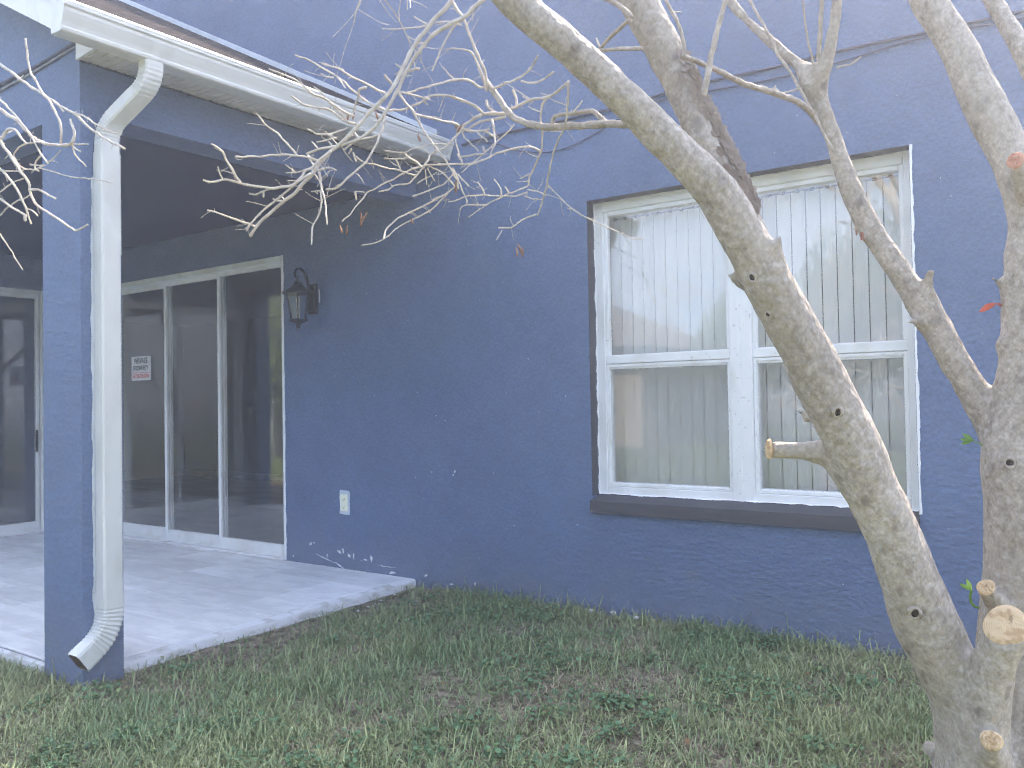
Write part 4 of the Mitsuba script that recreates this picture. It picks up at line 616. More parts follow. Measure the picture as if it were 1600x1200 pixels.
def crimp(path, m, s0, s1, pitch=.0125, depth=.0035):
    return m
def elbow(pts, w, d, side, r, rib):
    """corrugated elbow: ridges only round the bends"""
    path = bend(pts, 22, r); L = np.r_[0, np.cumsum(np.linalg.norm(np.diff(path, axis=0), axis=1))]; n = int(L[-1]/.0032); s = np.linspace(0, L[-1], n); p = np.stack([np.interp(s, L, path[:, k]) for k in range(3)], 1)
    t = np.gradient(p, axis=0); t /= np.linalg.norm(t, axis=1, keepdims=True); curv = np.linalg.norm(np.gradient(t, axis=0), axis=1); k = np.clip(np.convolve(curv, np.ones(7)/7, 'same')/.018, 0, 1)
    sd = np.asarray(side, float); V = []; ring = [(.5, .38), (.42, .5), (0, .5), (-.42, .5), (-.5, .38), (-.5, -.38), (-.42, -.5), (0, -.5), (.42, -.5), (.5, -.38)]
    for i in range(n):
        nn = np.cross(t[i], sd); nn /= np.linalg.norm(nn); g = 1-rib*k[i]*(.5+.5*math.cos(s[i]*2*math.pi/.019))**1.5; V.append([p[i]+sd*w*a*g+nn*d*b*g for a, b in ring])
    V = np.array(V).reshape(-1, 3); m = len(ring); i, j = np.meshgrid(np.arange(n-1), np.arange(m), indexing='ij'); i, j = i.ravel(), j.ravel(); kk = (j+1) % m
    F = np.vstack([np.stack([i*m+j, i*m+kk, (i+1)*m+kk], 1), np.stack([i*m+j, (i+1)*m+kk, (i+1)*m+j], 1)]); return trimesh.Trimesh(V, F, process=False)
xo, xp_ = -3.487, XP+.041
put('upper_elbow', elbow([(xo, yd+.085, 2.830), (xo, yd+.085, 2.725), (xp_, yd, 2.535), (xp_, yd, 2.40)], .092, .072, (0, 1, 0), .075, .055), 'gutter_white', DS, 20)
put('pipe', sweep_rect([(xp_, yd, 2.415), (xp_, yd, 2.0), (xp_, yd, 1.94)], .098, .078, (0, 1, 0)), 'gutter_white', DS, 30)
put('pipe', sweep_rect([(xp_, yd, 1.945), (xp_, yd, .36)], .094, .074, (0, 1, 0)), 'gutter_white', DS, 30)
put('lower_elbow', elbow([(xp_, yd, .368), (xp_, yd, .185), (xp_+.004, yd-.150, .082)], .090, .098, (1, 0, 0), .115, .085), 'gutter_white', DS, 20)
put('outlet_shadow', sweep_rect([(xp_+.004, yd-.10, .115), (xp_+.0045, yd-.1515, .0812)], .080, .082, (1, 0, 0)), 'downpipe_inside', DS)
put('strap', cat([box(XP+.0005, XP+.083, yd-.052, yd+.052, zz, zz+.022, .002) for zz in (1.05,)]), 'gutter_white', DS) if False else None
def bead():
    n = 260; t = np.linspace(.12, 2.3, n); w = .002+.016*meshkit.fbm(np.stack([t*11, t*0, t*0], -1), 3, 15)
    pts = [(yd-.047-a, b) for a, b in zip(w, t)]+[(yd-.030, b) for b in t[::-1]]; return wall_yz(Polygon(pts).buffer(0), XP+.001, XP+.004)
put('paint_line', bead(), 'flashing', DS, label='ragged unpainted strip beside the downspout')

# ------------------------------------------------------------------ wall lantern, outlet, sign, cables
LN = thing('wall_lantern', 'black carriage lantern mounted on the wall beside the sliding glass door', 'lantern')
lx, lz = -4.815, 2.03
put('back_plate', cat([box(lx-.055, lx+.055, -.018, -.002, lz-.11, lz+.12, .006), box(lx-.04, lx+.04, -.030, -.018, lz-.09, lz+.10, .006)]), 'lantern_black', LN)
yc = -.155
arm = spline([(lx, -.025, lz-.02, .010), (lx, -.05, lz+.10, .010), (lx, -.085, lz+.19, .010), (lx, -.135, lz+.225, .009), (lx, -.175, lz+.205, .008), (lx, -.182, lz+.165, .007), (lx, -.160, lz+.150, .006), (lx, -.150, lz+.17, .006)], .01)
put('arm', tube(arm, 8), 'lantern_black', LN, True)
put('hanger', lathe([(0, .17), (.006, .168), (.008, .14), (.018, .128), (.030, .118), (.026, .108), (.036, .100), (.0, .100)], (lx, yc, lz)), 'lantern_black', LN, 40)
put('cap', lathe([(0, .106), (.035, .102), (.060, .075), (.088, .055), (.118, .042), (.116, .034), (.0, .034)], (lx, yc, lz), 24), 'lantern_black', LN, 40)
ang6 = np.arange(6)*np.pi/3+.3; rt, rb, zt, zb = .092, .056, lz+.034, lz-.165
for k in range(6):
    a, b = ang6[k], ang6[(k+1) % 6]
    put('frame_bar', tube([(lx+rt*math.cos(a), yc+rt*math.sin(a), zt, .0055), (lx+rb*math.cos(a), yc+rb*math.sin(a), zb, .0055)], 6), 'lantern_black', LN)
    q = .985; put('glass_pane', trimesh.Trimesh([[lx+q*rt*math.cos(a), yc+q*rt*math.sin(a), zt], [lx+q*rt*math.cos(b), yc+q*rt*math.sin(b), zt], [lx+q*rb*math.cos(b), yc+q*rb*math.sin(b), zb], [lx+q*rb*math.cos(a), yc+q*rb*math.sin(a), zb]], [[0, 1, 2], [0, 2, 3]], process=False), 'lantern_glass', LN)
put('base', lathe([(0, -.160), (.064, -.162), (.066, -.172), (.046, -.182), (.020, -.195), (.012, -.215), (.016, -.226), (.006, -.240), (0, -.243)], (lx, yc, lz), 24), 'lantern_black', LN, 40)
put('candle', lathe([(0, .02), (.006, .018), (.016, -.01), (.014, -.03), (.011, -.034), (.011, -.158), (0, -.16)], (lx, yc, lz), 12), 'pale_twig', LN, 40)
put('paint_gap', box(lx+.060, lx+.072, -.004, -.0005, lz-.03, lz+.075, .001), 'chip', LN, label='unpainted strip beside the lantern plate')
OU = thing('electrical_outlet', 'pale yellow electrical outlet low on the blue wall', 'outlet')
put('surround', scrape(-4.502, .490, .16, .20, 5).union(scrape(-4.502, .490, .12, .18, 6)) if False else wall_xz(Polygon([(-4.555, .405), (-4.457, .398), (-4.448, .44), (-4.455, .50), (-4.447, .55), (-4.456, .578), (-4.552, .582), (-4.558, .53), (-4.551, .47)]), -.004, -.0005), 'outlet_caulk', OU)
put('cover_plate', box(-4.546, -4.470, -.009, -.0041, .425, .549, .002), 'outlet_plastic', OU)
for zz in (.460, .514): put('receptacle', wall_xz(Polygon([(-4.525, zz-.014), (-4.491, zz-.014), (-4.491, zz+.014), (-4.525, zz+.014)]).buffer(.003), -.012, -.0091), 'outlet_plastic', OU); put('slot', cat([box(-4.520, -4.517, -.0128, -.0121, zz-.006, zz+.008), box(-4.499, -4.496, -.0128, -.0121, zz-.006, zz+.008), box(-4.511, -4.505, -.0128, -.0121, zz-.013, zz-.008)]), 'dark_gap', OU)
SG = thing('warning_sign', 'small white PRIVATE PROPERTY NO TRESPASSING sign on the left glass door panel', 'sign')
sx0, sx1, sz0, sz1 = -7.52, -7.195, 1.485, 1.715; sy = .114
put('board', box(sx0, sx1, sy+.003, sy+.006, sz0, sz1), 'sign_paper', SG)
def lettering(t, z, h, bs, w):
    m = meshkit.text_mesh(t, h, .0012, bold=True); m.apply_translation(-m.bounds[0]); k = w/m.extents[0]; v = m.vertices; m = trimesh.Trimesh(np.stack([v[:, 0]*k+(sx0+sx1)/2-w/2, -v[:, 2]+sy+.0026, v[:, 1]+z], 1), m.faces, process=False); put('lettering', m, bs, SG)
lettering('PRIVATE', 1.648, .048, 'sign_black', .22); lettering('PROPERTY', 1.580, .044, 'sign_black', .25); lettering('NO TRESPASSING', 1.508, .034, 'sign_red', .27)
put('rule', box(sx0+.012, sx1-.012, sy+.0015, sy+.0028, 1.558, 1.563), 'sign_red', SG)
cl = ['upper black cable sagging along the top of the blue wall', 'thin grey lower cable running beneath the thicker wall cable', 'thin drooping loop of cable right of the gutter end']
for c, l in zip(CABLES, cl): single('wall_cable', tube(spline(c, .03), 6), 'cable_black', l, 'cable', True)
single('porch_cable', tube(spline([(-8.6, -2.364, 2.895, .010), (-6.5, -2.364, 2.888, .010), (-4.55, -2.366, 2.893, .010), (-4.1, -2.364, 2.90, .008), (-3.765, -2.364, 2.918, .009)], .05), 6), 'cable_black', 'black cable fixed along the blue patio gable under the rake board', 'cable', True)
single('porch_cable', tube(spline([(-8.6, -2.362, 2.862, .0065), (-6.5, -2.362, 2.852, .0065), (-4.55, -2.362, 2.866, .0065), (-3.765, -2.362, 2.900, .0055)], .05), 6), 'cable_grey', 'thin grey cable just below the black one on the patio gable', 'cable', True)

# ------------------------------------------------------------------ crape myrtle
CM = thing('crape_myrtle_tree', 'bare pruned tree with smooth pale grey-tan multi-stem trunk in front of the window', 'tree')
CELL = .0125
LO, HI = np.array([-1.75, -3.05, -.20]), np.array([.16, -1.22, 3.1])
def limb_field():
    n = np.ceil((HI-LO)/CELL).astype(int)+1; D = np.full(n, .2, np.float32); K = .035
    for name, L in TRUNK.items():
        P = spline(L, .05)
        for a, b in zip(P[:-1], P[1:]):
            rm = max(a[3], b[3])+.075; lo = np.maximum(((np.minimum(a[:3], b[:3])-rm-LO)/CELL).astype(int), 0); hi = np.minimum(((np.maximum(a[:3], b[:3])+rm-LO)/CELL).astype(int)+2, n)
            if (hi <= lo).any(): continue
            g = [LO[k]+CELL*np.arange(lo[k], hi[k], dtype=np.float32) for k in range(3)]; X, Y, Z = np.meshgrid(*g, indexing='ij', sparse=True)
            d = b[:3]-a[:3]; l2 = max(d@d, 1e-12); t = np.clip(((X-a[0])*d[0]+(Y-a[1])*d[1]+(Z-a[2])*d[2])/l2, 0, 1)
            s = np.sqrt((X-a[0]-t*d[0])**2+(Y-a[1]-t*d[1])**2+(Z-a[2]-t*d[2])**2)-(a[3]+t*(b[3]-a[3])); W_ = D[lo[0]:hi[0], lo[1]:hi[1], lo[2]:hi[2]]
            yield_D(W_, s.astype(np.float32), name)
        flush(D)
    return D
_cur = {}
def yield_D(W_, s, name): _cur.setdefault('l', []).append((W_, s))
def flush(D):
    """hard union within a limb, smooth union of the limb with what is there already"""
    tmp = {}
    L = _cur.pop('l', [])
    E = np.full(D.shape, .2, np.float32); base = D.__array_interface__['data'][0]
    for W_, s in L:
        off = W_.__array_interface__['data'][0]-base; idx = np.unravel_index(off//4, D.shape); sl = tuple(slice(i, i+m) for i, m in zip(idx, W_.shape)); np.minimum(E[sl], s, out=E[sl])
    k = .032; near_ = (E < .15) & (D < .15); h = np.maximum(k-np.abs(D-E), 0)/k; M = np.minimum(D, E); M[near_] -= (h*h*k*.25)[near_]; D[...] = M
D = limb_field()
CUTS = [(CUT_AT['H'], (.03, -.90, .42), .066, 'H'), (CUT_AT['I'], (-.22, -.88, .42), .040, 'I'), (CUT_AT['J'], (.08, -.94, .32), .041, 'J'), (CUT_AT['C'], (-.84, -.54, .05), .050, 'C'), (CUT_AT['S'], (-.32, -.90, .28), .038, 'S')]
def carve(D):
    for c, nn, r, _ in CUTS:
        nn = np.array(nn)/np.linalg.norm(nn); c = np.array(c); R2 = r*1.6; lo = np.maximum(((c-R2-LO)/CELL).astype(int), 0); hi = np.minimum(((c+R2-LO)/CELL).astype(int)+2, D.shape)
        g = [LO[k]+CELL*np.arange(lo[k], hi[k]) for k in range(3)]; X, Y, Z = np.meshgrid(*g, indexing='ij'); q = np.stack([X, Y, Z], -1)-c; pl = q@nn; rad = np.linalg.norm(q-pl[..., None]*nn, axis=-1); W_ = D[lo[0]:hi[0], lo[1]:hi[1], lo[2]:hi[2]]
        sel = (rad < r*1.25) & (pl > -.02); W_[sel] = np.maximum(W_, pl)[sel]
carve(D)
def surface_nets(D):
    n = np.array(D.shape); s = D < 0; c = np.zeros(tuple(n-1), np.int8)
    for o in np.ndindex(2, 2, 2): c += s[o[0]:n[0]-1+o[0], o[1]:n[1]-1+o[1], o[2]:n[2]-1+o[2]]
    cells = np.argwhere((c > 0) & (c < 8)); idx = np.full(tuple(n-1), -1, np.int64); idx[tuple(cells.T)] = np.arange(len(cells)); acc = np.zeros((len(cells), 3)); cnt = np.zeros(len(cells))
    corners = [np.array(o) for o in np.ndindex(2, 2, 2)]
    for i, a in enumerate(corners):
        for b in corners[i+1:]:
            if np.abs(a-b).sum() != 1: continue
            da, db = D[tuple((cells+a).T)], D[tuple((cells+b).T)]; m = (da < 0) != (db < 0); t = np.where(m, da/(da-db+1e-12), 0); acc[m] += (a+(b-a)*t[:, None])[m]; cnt[m] += 1
    V = cells+acc/np.maximum(cnt, 1)[:, None]; F = []
    for ax in range(3):
        e = [0, 0, 0]; e[ax] = 1; A = s[tuple(slice(0, n[k]-1) for k in range(3))]; B = s[tuple(slice(e[k], n[k]-1+e[k]) for k in range(3))]; q = np.argwhere(A != B); u, v = [k for k in range(3) if k != ax]; q = q[(q[:, u] > 0) & (q[:, v] > 0)]
        def at(du, dv):
            w = q.copy(); w[:, u] -= du; w[:, v] -= dv; return idx[tuple(w.T)]
        Q = np.stack([at(0, 0), at(1, 0), at(1, 1), at(0, 1)], 1); flip = A[tuple(q.T)] == (ax == 1); Q[flip] = Q[flip][:, ::-1]; F.append(Q[(Q >= 0).all(1)])
    F = np.vstack(F); return V*CELL+LO, np.vstack([F[:, [0, 1, 2]], F[:, [0, 2, 3]]])
V, F = surface_nets(D); tm = trimesh.Trimesh(V, F, process=False)
if tm.volume < 0: tm = trimesh.Trimesh(V, F[:, ::-1], process=False)
nv = tm.vertex_normals
V = tm.vertices+nv*(.016*(meshkit.fbm(V*np.array([9, 9, 5]), 3, 21)-.5)+.006*(meshkit.fbm(V*np.array([40, 40, 16]), 2, 22)-.5))[:, None]
tm = trimesh.Trimesh(V, tm.faces, process=False); del D
put('trunk', tm, 'bark', CM, True, label='smooth pale trunk forking into several stems')
nm = {'H': 'large round pale cut face at the base of the trunk', 'I': 'small cut face just above the large one', 'J': 'round cut stub nearest the ground', 'C': 'orange cut end of the side stub in front of the window', 'S': 'reddish cut stub on the upper right stem'}
def cut_disc(c, nn, r, seed, sq=1.0):
    nn = np.array(nn)/np.linalg.norm(nn); u = np.cross(nn, [0, 0, 1.]); u /= np.linalg.norm(u); v = np.cross(nn, u); r_ = np.random.default_rng(seed); V = [np.array(c)+nn*.008]; rings = 6; m = 36
    w = 1+.05*np.sin(np.arange(m)*2*np.pi/m*2+seed)+.03*np.sin(np.arange(m)*2*np.pi/m*3+2*seed)
    for k in range(1, rings+1):
        for j in range(m):
            a = j*2*math.pi/m; q = r*k/rings*w[j]; V.append(np.array(c)+nn*(.008 if k < rings else .002)+u*q*math.cos(a)+v*q*math.sin(a)*sq+nn*.0012*r_.normal())
    F = [[0, 1+j, 1+(j+1) % m] for j in range(m)]
    for k in range(rings-1):
        for j in range(m): a, b = 1+k*m+j, 1+k*m+(j+1) % m; F += [[a, a+m, b+m], [a, b+m, b]]
    return trimesh.Trimesh(np.array(V), F, process=False)
for i, (c, nn, r, k) in enumerate(CUTS):
    rr = {'H': .0515, 'I': .0235, 'J': .026, 'C': .029, 'S': .024}[k]; put('cut_face', cut_disc(c, nn, rr, i), 'red_cut_wood' if k == 'S' else 'cut_wood', CM, 40, label=nm[k])
def on_trunk(px):     # nearest trunk point to a ray start, from the eye
    px = np.array(px); d = (px-EYE)/np.linalg.norm(px-EYE); q = tm.vertices-EYE; t = q@d; e = np.linalg.norm(q-t[:, None]*d, axis=1); ok = np.where(e < .014)[0]; i = ok[np.argmin(t[ok])]; return tm.vertices[i], tm.vertex_normals[i]
for p, r in zip(KNOT_AT, (.0105, .013, .009, .0065, .0115)):
    c, nn = on_trunk(p); m = trimesh.creation.icosphere(2, 1.0); v = m.vertices.copy(); v = v*(1+.25*(meshkit.noise(v*2.5+p[2]*7, 3)-.5))[:, None]; u = np.cross(nn, [0, 0, 1.]); u /= np.linalg.norm(u); w = np.cross(nn, u)
    put('knot', trimesh.Trimesh(c+v[:, :1]*u*r+v[:, 1:2]*w*r*1.15+v[:, 2:]*nn*r*.55, m.faces, process=False), 'knot_dark', CM, True)
    ring = []
    for a in np.linspace(0, 6.283, 19): ring.append(np.r_[c+(u*math.cos(a)+w*math.sin(a)*1.15)*r*1.05+nn*r*.1, r*.42*(1+.35*math.sin(a*2+p[0]*9))])
    put('bark_collar', tube(ring, 8, False), 'bark', CM, True)
# flakes of peeling bark on the second stem
bl = spline(TRUNK['B'], .02); fl_ = []
for k in range(190):
    i = rng.integers(6, int(len(bl)*.50)); c, r = bl[i, :3], bl[i, 3]; t = bl[i]-bl[i-1]; t = t[:3]/np.linalg.norm(t[:3]); view = EYE-c; view /= np.linalg.norm(view); side = np.cross(t, view); side /= np.linalg.norm(side); sgn = -1 if side[0] < 0 else 1
    a = rng.normal(1.12, .38); n_ = view*math.cos(a)+side*sgn*math.sin(a); b = np.cross(t, n_); w, h = rng.uniform(.005, .014), rng.uniform(.008, .026); o = c+n_*(r+.002); cl_ = rng.uniform(.002, .014)
    P = [o+b*w*x+t*h*y+n_*(cl_*(max(0, x*sgn)**2+.4*max(0, -y))) for x, y in ((-1, -.6), (-.3, -1), (.6, -.8), (1, .1), (.5, .9), (-.4, 1), (-.95, .3))]
    fl_.append(trimesh.Trimesh(np.array([o]+P), [[0, 1+j, 1+(j+1) % 7] for j in range(7)], process=False))
labels[put('peeling_bark', cat(fl_), 'flaky_bark', CM)] = {'kind': 'stuff', 'label': 'dark flakes of bark peeling off the second stem'}
# branches and twigs
def twig_mesh(L, sides, step, amp=.12, wig=.0012):
    P = spline(L, step); n = len(P); s = np.arange(n)[:, None]*step
    P[:, :3] += wig*np.stack([meshkit.noise(np.hstack([s*38, s*0+L[0][0]*50, s*0+k*9]), 4)-.5 for k in range(3)], 1)*2
    P[:, 3] *= 1+amp*(meshkit.noise(np.hstack([s*70, s*0+L[0][2]*40, s*0]), 6)-.3)*2; return tube(P, sides)
for L in BRANCH: put('branch', twig_mesh(L, 9, .018, .14, .002), 'bark', CM, True)
FINE = []
def spurs(L, per_m, lmax, seed, out):
    r_ = np.random.default_rng(seed); P = spline(L, .01); m = r_.poisson(per_m*len(P)*.01)
    for _ in range(m):
        i = r_.integers(1, len(P)-1); t = P[i, :3]-P[i-1, :3]; t /= np.linalg.norm(t)+1e-9; d = r_.normal(0, 1, 3); d -= t*(d@t); d /= np.linalg.norm(d); d = d+t*r_.uniform(0, 1.0)+np.array([0, 0, .25]); d /= np.linalg.norm(d); l = r_.uniform(.15, 1)*lmax; k = r_.normal(0, .25, 3)
        q = [np.r_[P[i, :3]+d*l*s+k*l*s*s, max(.0008, P[i, 3]*(.45-.2*s))] for s in (0, .35, .7, 1)]; out.append(tube(np.array(q), 4))
for i, L in enumerate(TWIG):
    L = [(x, y, z, max(r*.80, .0010)) for x, y, z, r in L]; put('twig', twig_mesh(L, 6, .010, .2, .0022), 'twig_bark', CM, True); spurs(L, 13, .065, 300+i, FINE)
for i, L in enumerate(BRANCH): spurs(L, 2, .03, 900+i, FINE)
def grow(p, d, r, l, depth, r_, out, droop=0.0):
    """recursive bare branching"""
    n = 5; pts = [np.r_[p, r]]; q = np.array(p, float); d = np.array(d, float)
    for k in range(n):
        d = d+r_.normal(0, .13, 3)+np.array([0, 0, -droop]); d /= np.linalg.norm(d); q = q+d*l/n; pts.append(np.r_[q, r*(1-.45*(k+1)/n)])
    out.append(tube(np.array(pts), 6 if depth > 2 else 4))
    if depth == 0: return
    for _ in range(r_.integers(2, 4) if depth > 1 else r_.integers(2, 5)):
        i = r_.integers(2, n+1); a = r_.normal(0, 1, 3); a -= d*(a@d); a /= np.linalg.norm(a); e = d*r_.uniform(.5, .9)+a*r_.uniform(.45, .85); grow(pts[i][:3], e/np.linalg.norm(e), pts[i][3]*r_.uniform(.55, .78), l*r_.uniform(.62, .86), depth-1, r_, out, droop)
CR = []; rc = np.random.default_rng(77)
for nme, l in (('A', .62), ('B', .55), ('D', .6), ('F1', .4), ('F2', .4), ('G', .5)):
    P = np.array(TRUNK[nme]); d = P[-1, :3]-P[-2, :3]; d /= np.linalg.norm(d); d = d+np.array([0, 0, .35]); d /= np.linalg.norm(d)
    for k in range(2): e = d+rc.normal(0, .3, 3); grow(P[-1, :3], e/np.linalg.norm(e), P[-1, 3]*(.95 if k == 0 else .6), l, 4, rc, CR)
labels[put('crown', cat(CR), 'twig_bark', CM, 50)] = {'kind': 'stuff'}
labels[put('fine_spurs', cat(FINE), 'twig_bark', CM, True)] = {'kind': 'stuff'}
for i, c in enumerate(PODS):
    r_ = np.random.default_rng(500+i); d = np.array([r_.normal(0, .35), r_.normal(0, .3), -1.]); d /= np.linalg.norm(d); l = r_.uniform(.022, .04); c = np.array(c)
    pts = [np.r_[c+d*l*s+np.array([.004*math.sin(3*s+i), 0, 0]), w] for s, w in ((-.5, .0010), (-.2, .0022), (.1, .0034), (.35, .0028), (.5, .0008))]; put('seed_pod', tube(spline(pts, .004), 6), 'seed_pod', CM, True)
def leaf_mesh(c, d, l, w, up=(0, -1, .4), fold=.25):
    c, d = np.array(c, float), np.array(d, float); d /= np.linalg.norm(d); s = np.cross(d, up); s /= np.linalg.norm(s); n_ = np.cross(s, d); V = []; t = np.linspace(0, 1, 7)
    for k in t: h = w*math.sin(math.pi*min(1, k*.96+.03))**.8; m = c+d*l*k+n_*(-.25*l*k*k); V += [m-s*h+n_*fold*h, m, m+s*h+n_*fold*h]
    F = []
    for k in range(6): a = 3*k; F += [[a, a+3, a+4], [a, a+4, a+1], [a+1, a+4, a+5], [a+1, a+5, a+2]]
    return trimesh.Trimesh(np.array(V), F, process=False)
lc = np.array(LEAF_AT['red'])
put('dry_leaf', cat([leaf_mesh(lc, (-.9, -.1, -.35), .048, .010), leaf_mesh(lc, (.8, 0, -.35), .018, .005)]), 'red_leaf', CM, True, label='single red leaf on the right stem')
put('dry_leaf', leaf_mesh(LEAF_AT['red2'], (-.2, -.2, -1), .027, .005), 'red_leaf', CM, True)
for c, ds in ((LEAF_AT['s1'], ((-.9, -.2, .15), (-.7, -.3, .6), (-.9, -.1, -.25))), (LEAF_AT['st3'], ((-.35, -.3, 1), (-.8, -.3, .5)))):
    for d in ds: put('sprout_leaf', leaf_mesh(c, d, .034, .006), 'green_leaf', CM, True)
put('sprout_stem', tube(spline([tuple(LEAF_AT[k])+(.0034,) for k in ('st0', 'st1', 'st2', 'st3')], .008), 7), 'green_leaf', CM, True)

put('sprout_stem', tube(spline([tuple(np.array(LEAF_AT['s1'])+[.055, .02, -.03])+(.002,), tuple(np.array(LEAF_AT['s1'])+[.02, 0, -.012])+(.0017,), tuple(LEAF_AT['s1'])+(.0013,)], .008), 6), 'green_leaf', CM, True)

# second bare tree, its trunk just outside the picture on the left
LT = thing('bare_tree', 'drooping bare twigs of a tree at the far left in front of the patio gable', 'tree')
for i, L in enumerate(TWIG_LEFT): put('twig', twig_mesh(L, 6, .010, .2, .002), 'twig_bark', LT, True)
fs = []
for i, L in enumerate(TWIG_LEFT): spurs(L, 7, .03, 700+i, fs)
labels[put('fine_spurs', cat(fs), 'twig_bark', LT, True)] = {'kind': 'stuff'}
put('trunk', tube(spline([(-5.55, -3.35, -.2, .12), (-5.5, -3.3, .5, .085), (-5.35, -3.2, 1.5, .07), (-5.2, -3.1, 2.5, .06), (-5.1, -3.05, 3.3, .045)], .06), 14), 'bark', LT, True)
ends = np.array([L[0][:3] for L in TWIG_LEFT if L[0][0] < -3.83]); 
for e in ends[::2]: put('branch', twig_mesh([(-5.16, -3.08, 2.75, .018), tuple((np.array([-5.16, -3.08, 2.75])*.55+e*.45+[0, 0, .22]))+(.010,), tuple(e)+(.0055,)], 8, .03), 'twig_bark', LT, True)
lc_ = []; grow((-5.1, -3.05, 3.3), (.1, .1, 1), .045, .6, 4, np.random.default_rng(5), lc_); grow((-5.1, -3.05, 3.2), (-.4, -.2, .9), .035, .6, 4, np.random.default_rng(6), lc_); labels[put('crown', cat(lc_), 'twig_bark', LT, 50)] = {'kind': 'stuff'}

# ------------------------------------------------------------------ small things on the ground
def pebble(c, s, seed):
    r_ = np.random.default_rng(seed); m = trimesh.convex.convex_hull(r_.normal(0, 1, (16, 3))*np.array([1, .8, .5])); m.apply_scale(s/np.abs(m.vertices).max()); m.apply_translation(c); return m
ST = [(-3.66, -.72, .022), (-3.72, -.45, .016), (-3.70, -.52, .012), (-3.60, -1.0, .011), (-3.55, -.95, .014), (-3.74, -.30, .014), (-3.69, -.6, .010), (-3.5, -.35, .010), (-2.4, -.05, .022), (-2.25, -.05, .03), (-2.1, -.06, .02), (-.75, -1.15, .012), (-3.78, -1.95, .018)]
SL = ['largest white stone chip on bare soil beside the patio edge'] + ['flat white stone chip near the wall end of the patio edge', 'small white pebble wedged close to the patio edge', 'tiny white stone beside the patio, second from the wall', 'small white chip on the soil a hand from the patio edge', 'white chip lying farther out on the bare soil', 'white stone touching the concrete edge by the wall corner', 'tiny stone between two larger chips by the patio', 'small pale stone on bare soil below the wall', 'white stone fragment at the wall base, leftmost of three', 'largest white fragment at the wall base, in the middle of three', 'white stone fragment at the wall base, rightmost of three', 'small pale stone in the grass left of the tree base']
for i, (x, y, s) in enumerate(ST):
    z = ground_z(np.array([x]), np.array([y]))[0]+s*.35
    single('stone', pebble((x, y, z+(.02 if y > -.1 else .006)), s, i), 'stone', SL[i], 'stone', group='white stone chips by the patio and wall')
SLEAF = ['curled brown leaf on the lawn left of the tree', 'dry brown leaf in the middle of the lawn', 'dry brown leaf on the lawn left of centre', 'brown leaf on the right of the lawn, close to the wall side of the trunk', 'dry brown leaf near the foot of the downspout', 'brown leaf on the lawn below the window', 'brown leaf in the grass in front of the patio corner', 'dry leaf near the wall under the window']
for i, (x, y, a) in enumerate([(-.95, -1.75, .3), (-1.75, -1.6, 1.9), (-2.3, -1.55, 2.6), (-.85, -.95, .8), (-3.0, -1.9, 4.), (-1.2, -1.5, 5.2), (-2.8, -2.1, 1.2), (-1.0, -.6, 2.2)]):
    z = ground_z(np.array([x]), np.array([y]))[0]+.035
    single('fallen_leaf', leaf_mesh((x, y, z), (math.cos(a), math.sin(a), .1), .055, .010, (0, 0, 1)), 'brown_leaf', SLEAF[i], 'leaf', True, group='fallen leaves on the lawn')

# ------------------------------------------------------------------ what stands behind the camera (seen only as reflections) and at the side
NH = thing('neighbour_house', 'tan neighbouring house with brown roof, reflected in the left window pane', 'house')
put('wall', box(-19.0, -9.6, -22.0, -15.5, -.2, 2.7), 'neighbour_wall', NH)
put('roof', trimesh.convex.convex_hull([(-19.5, -22.5, 2.65), (-9.1, -22.5, 2.65), (-9.1, -15.0, 2.65), (-19.5, -15.0, 2.65), (-16.2, -18.8, 4.4), (-12.4, -18.8, 4.4)]), 'neighbour_roof', NH)
for x in (-17.4, -14.4, -11.6): w = put('window', box(x, x+1.2, -15.499, -15.45, .9, 2.2), 'white_vinyl', NH); put('pane', box(x+.08, x+1.12, -15.449, -15.44, .98, 2.12), 'dark_gap', w)
def crown_leaves(c, rad, n, seed, size):
    r_ = np.random.default_rng(seed); m = r_.integers(7, 12); cs = c+r_.normal(0, .42, (m, 3))*rad; k = r_.integers(0, m, n); d = r_.normal(0, 1, (n, 3)); d /= np.linalg.norm(d, axis=1, keepdims=True)
    p = cs[k]+d*(np.array(rad)*.55*r_.uniform(.35, 1, (n, 1))**.6); p[:, 2] = np.maximum(p[:, 2], .1); u = r_.normal(0, 1, (n, 3)); u /= np.linalg.norm(u, axis=1, keepdims=True); v = np.cross(u, d+.3*r_.normal(0, 1, (n, 3))); v /= np.linalg.norm(v, axis=1, keepdims=True); s = size*r_.uniform(.6, 1.3, (n, 1))
    V = np.stack([p-u*s, p+v*s*.5, p+u*s, p-v*s*.5], 1).reshape(-1, 3); o = np.arange(n)[:, None]*4; return trimesh.Trimesh(V, np.vstack([o+[0, 1, 2], o+[0, 2, 3]]), process=False)
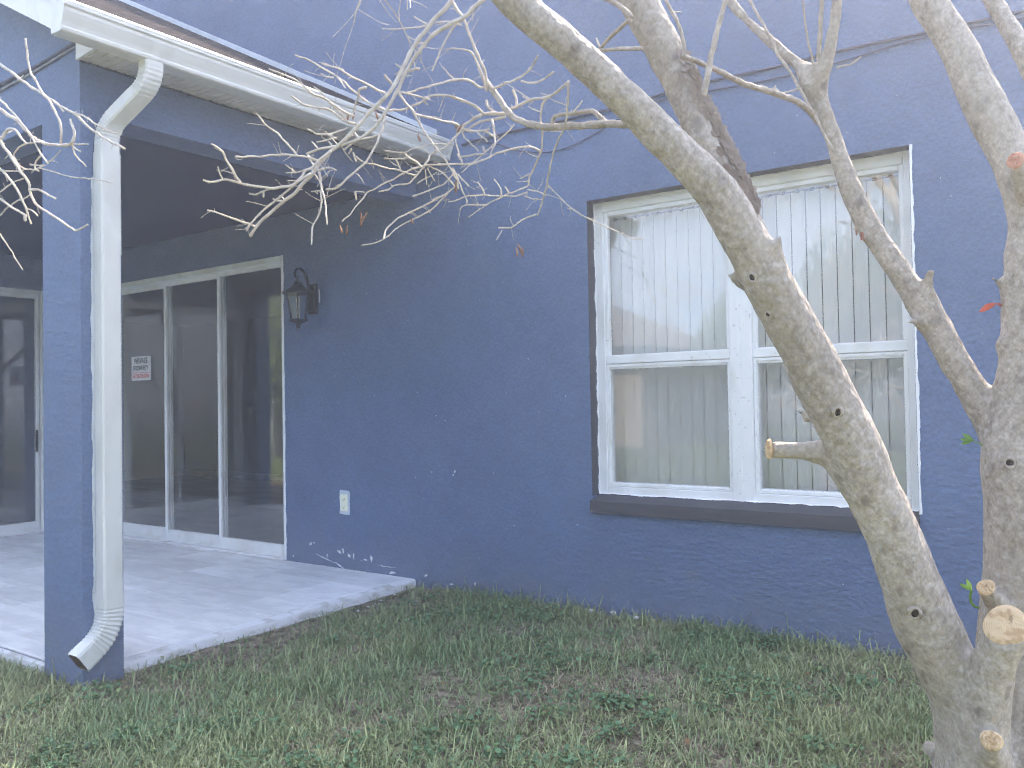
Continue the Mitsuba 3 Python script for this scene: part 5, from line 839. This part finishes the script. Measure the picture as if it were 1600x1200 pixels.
for i, (x, y, h, r, b, l) in enumerate([(-4.6, -17.5, 5.2, 1.9, 'foliage', 'leafy green tree behind the camera reflected in the right window half'), (-7.6, -19.0, 4.2, 1.6, 'foliage_yellow', 'rounded light green tree reflected low in the left window half'), (-2.0, -15.0, 5.6, 2.2, 'foliage', 'tall dense tree reflected at the right edge of the window'), (-14.6, -9.8, 4.6, 1.5, 'foliage_yellow', 'leafy shrub-like tree reflected in the sliding glass door'), (-17.0, -9.6, 5.5, 2.0, 'foliage_yellow', 'dark green tree far left, reflected beside the sliding door frame'), (3.5, -17.0, 6.0, 2.4, 'foliage', 'broad green tree behind the camera to the right')]):
    t = thing('leafy_tree', l, 'tree'); put('trunk', tube(spline([(x, y, -.2, .16), (x+.1, y, h*.35, .11), (x-.05, y+.1, h*.75, .05)], .2), 10), 'bark', t, True); put('crown', crown_leaves(np.array([x, y, h*.58]), (r, r, h*.42), 9000, 40+i, .085), b, t)
BT = thing('bare_tree', 'bare winter tree behind the camera, its twigs reflected in the window panes', 'tree'); o_ = []; rb_ = np.random.default_rng(12)
for k in range(5): a = k*1.26; grow((-2.7, -6.6, .7), (.35*math.cos(a), .35*math.sin(a), 1), .05, 1.15, 5, rb_, o_, .01)
put('trunk', tube(spline([(-2.7, -6.6, -.2, .12), (-2.7, -6.6, .4, .09), (-2.7, -6.6, .85, .08)], .1), 12), 'bark', BT, True); labels[put('crown', cat(o_), 'twig_bark', BT, 50)] = {'kind': 'stuff'}
FE = thing('side_fence', 'wooden privacy fence running right from the corner of the blue house', 'fence')
for i in range(26): put('plank', box(WX1+.01+i*.142, WX1+.148+i*.142, .02, .04, -.1, 1.88+.01*rng.normal(), .003), 'fence_wood', FE)
for zz in (.3, 1.6): put('rail', box(WX1+.01, 3.60, .041, .08, zz, zz+.09, .004), 'fence_wood', FE)

# ------------------------------------------------------------------ the bright hazy air under the sun
scene['air'] = {'type': 'homogeneous', 'albedo': {'type': 'rgb', 'value': [0.89, 0.925, 0.985]}, 'sigma_t': HAZE, 'phase': {'type': 'hg', 'g': 0.8}}
scene['haze'] = {'type': 'cube', 'to_world': T().translate([0, 0, 3.7]).scale([41, 41, 4.9]), 'bsdf': {'type': 'null'}, 'interior': {'type': 'ref', 'id': 'air'}}
labels['haze'] = {'kind': 'stuff'}
scene['camera']['medium'] = {'type': 'ref', 'id': 'air'}
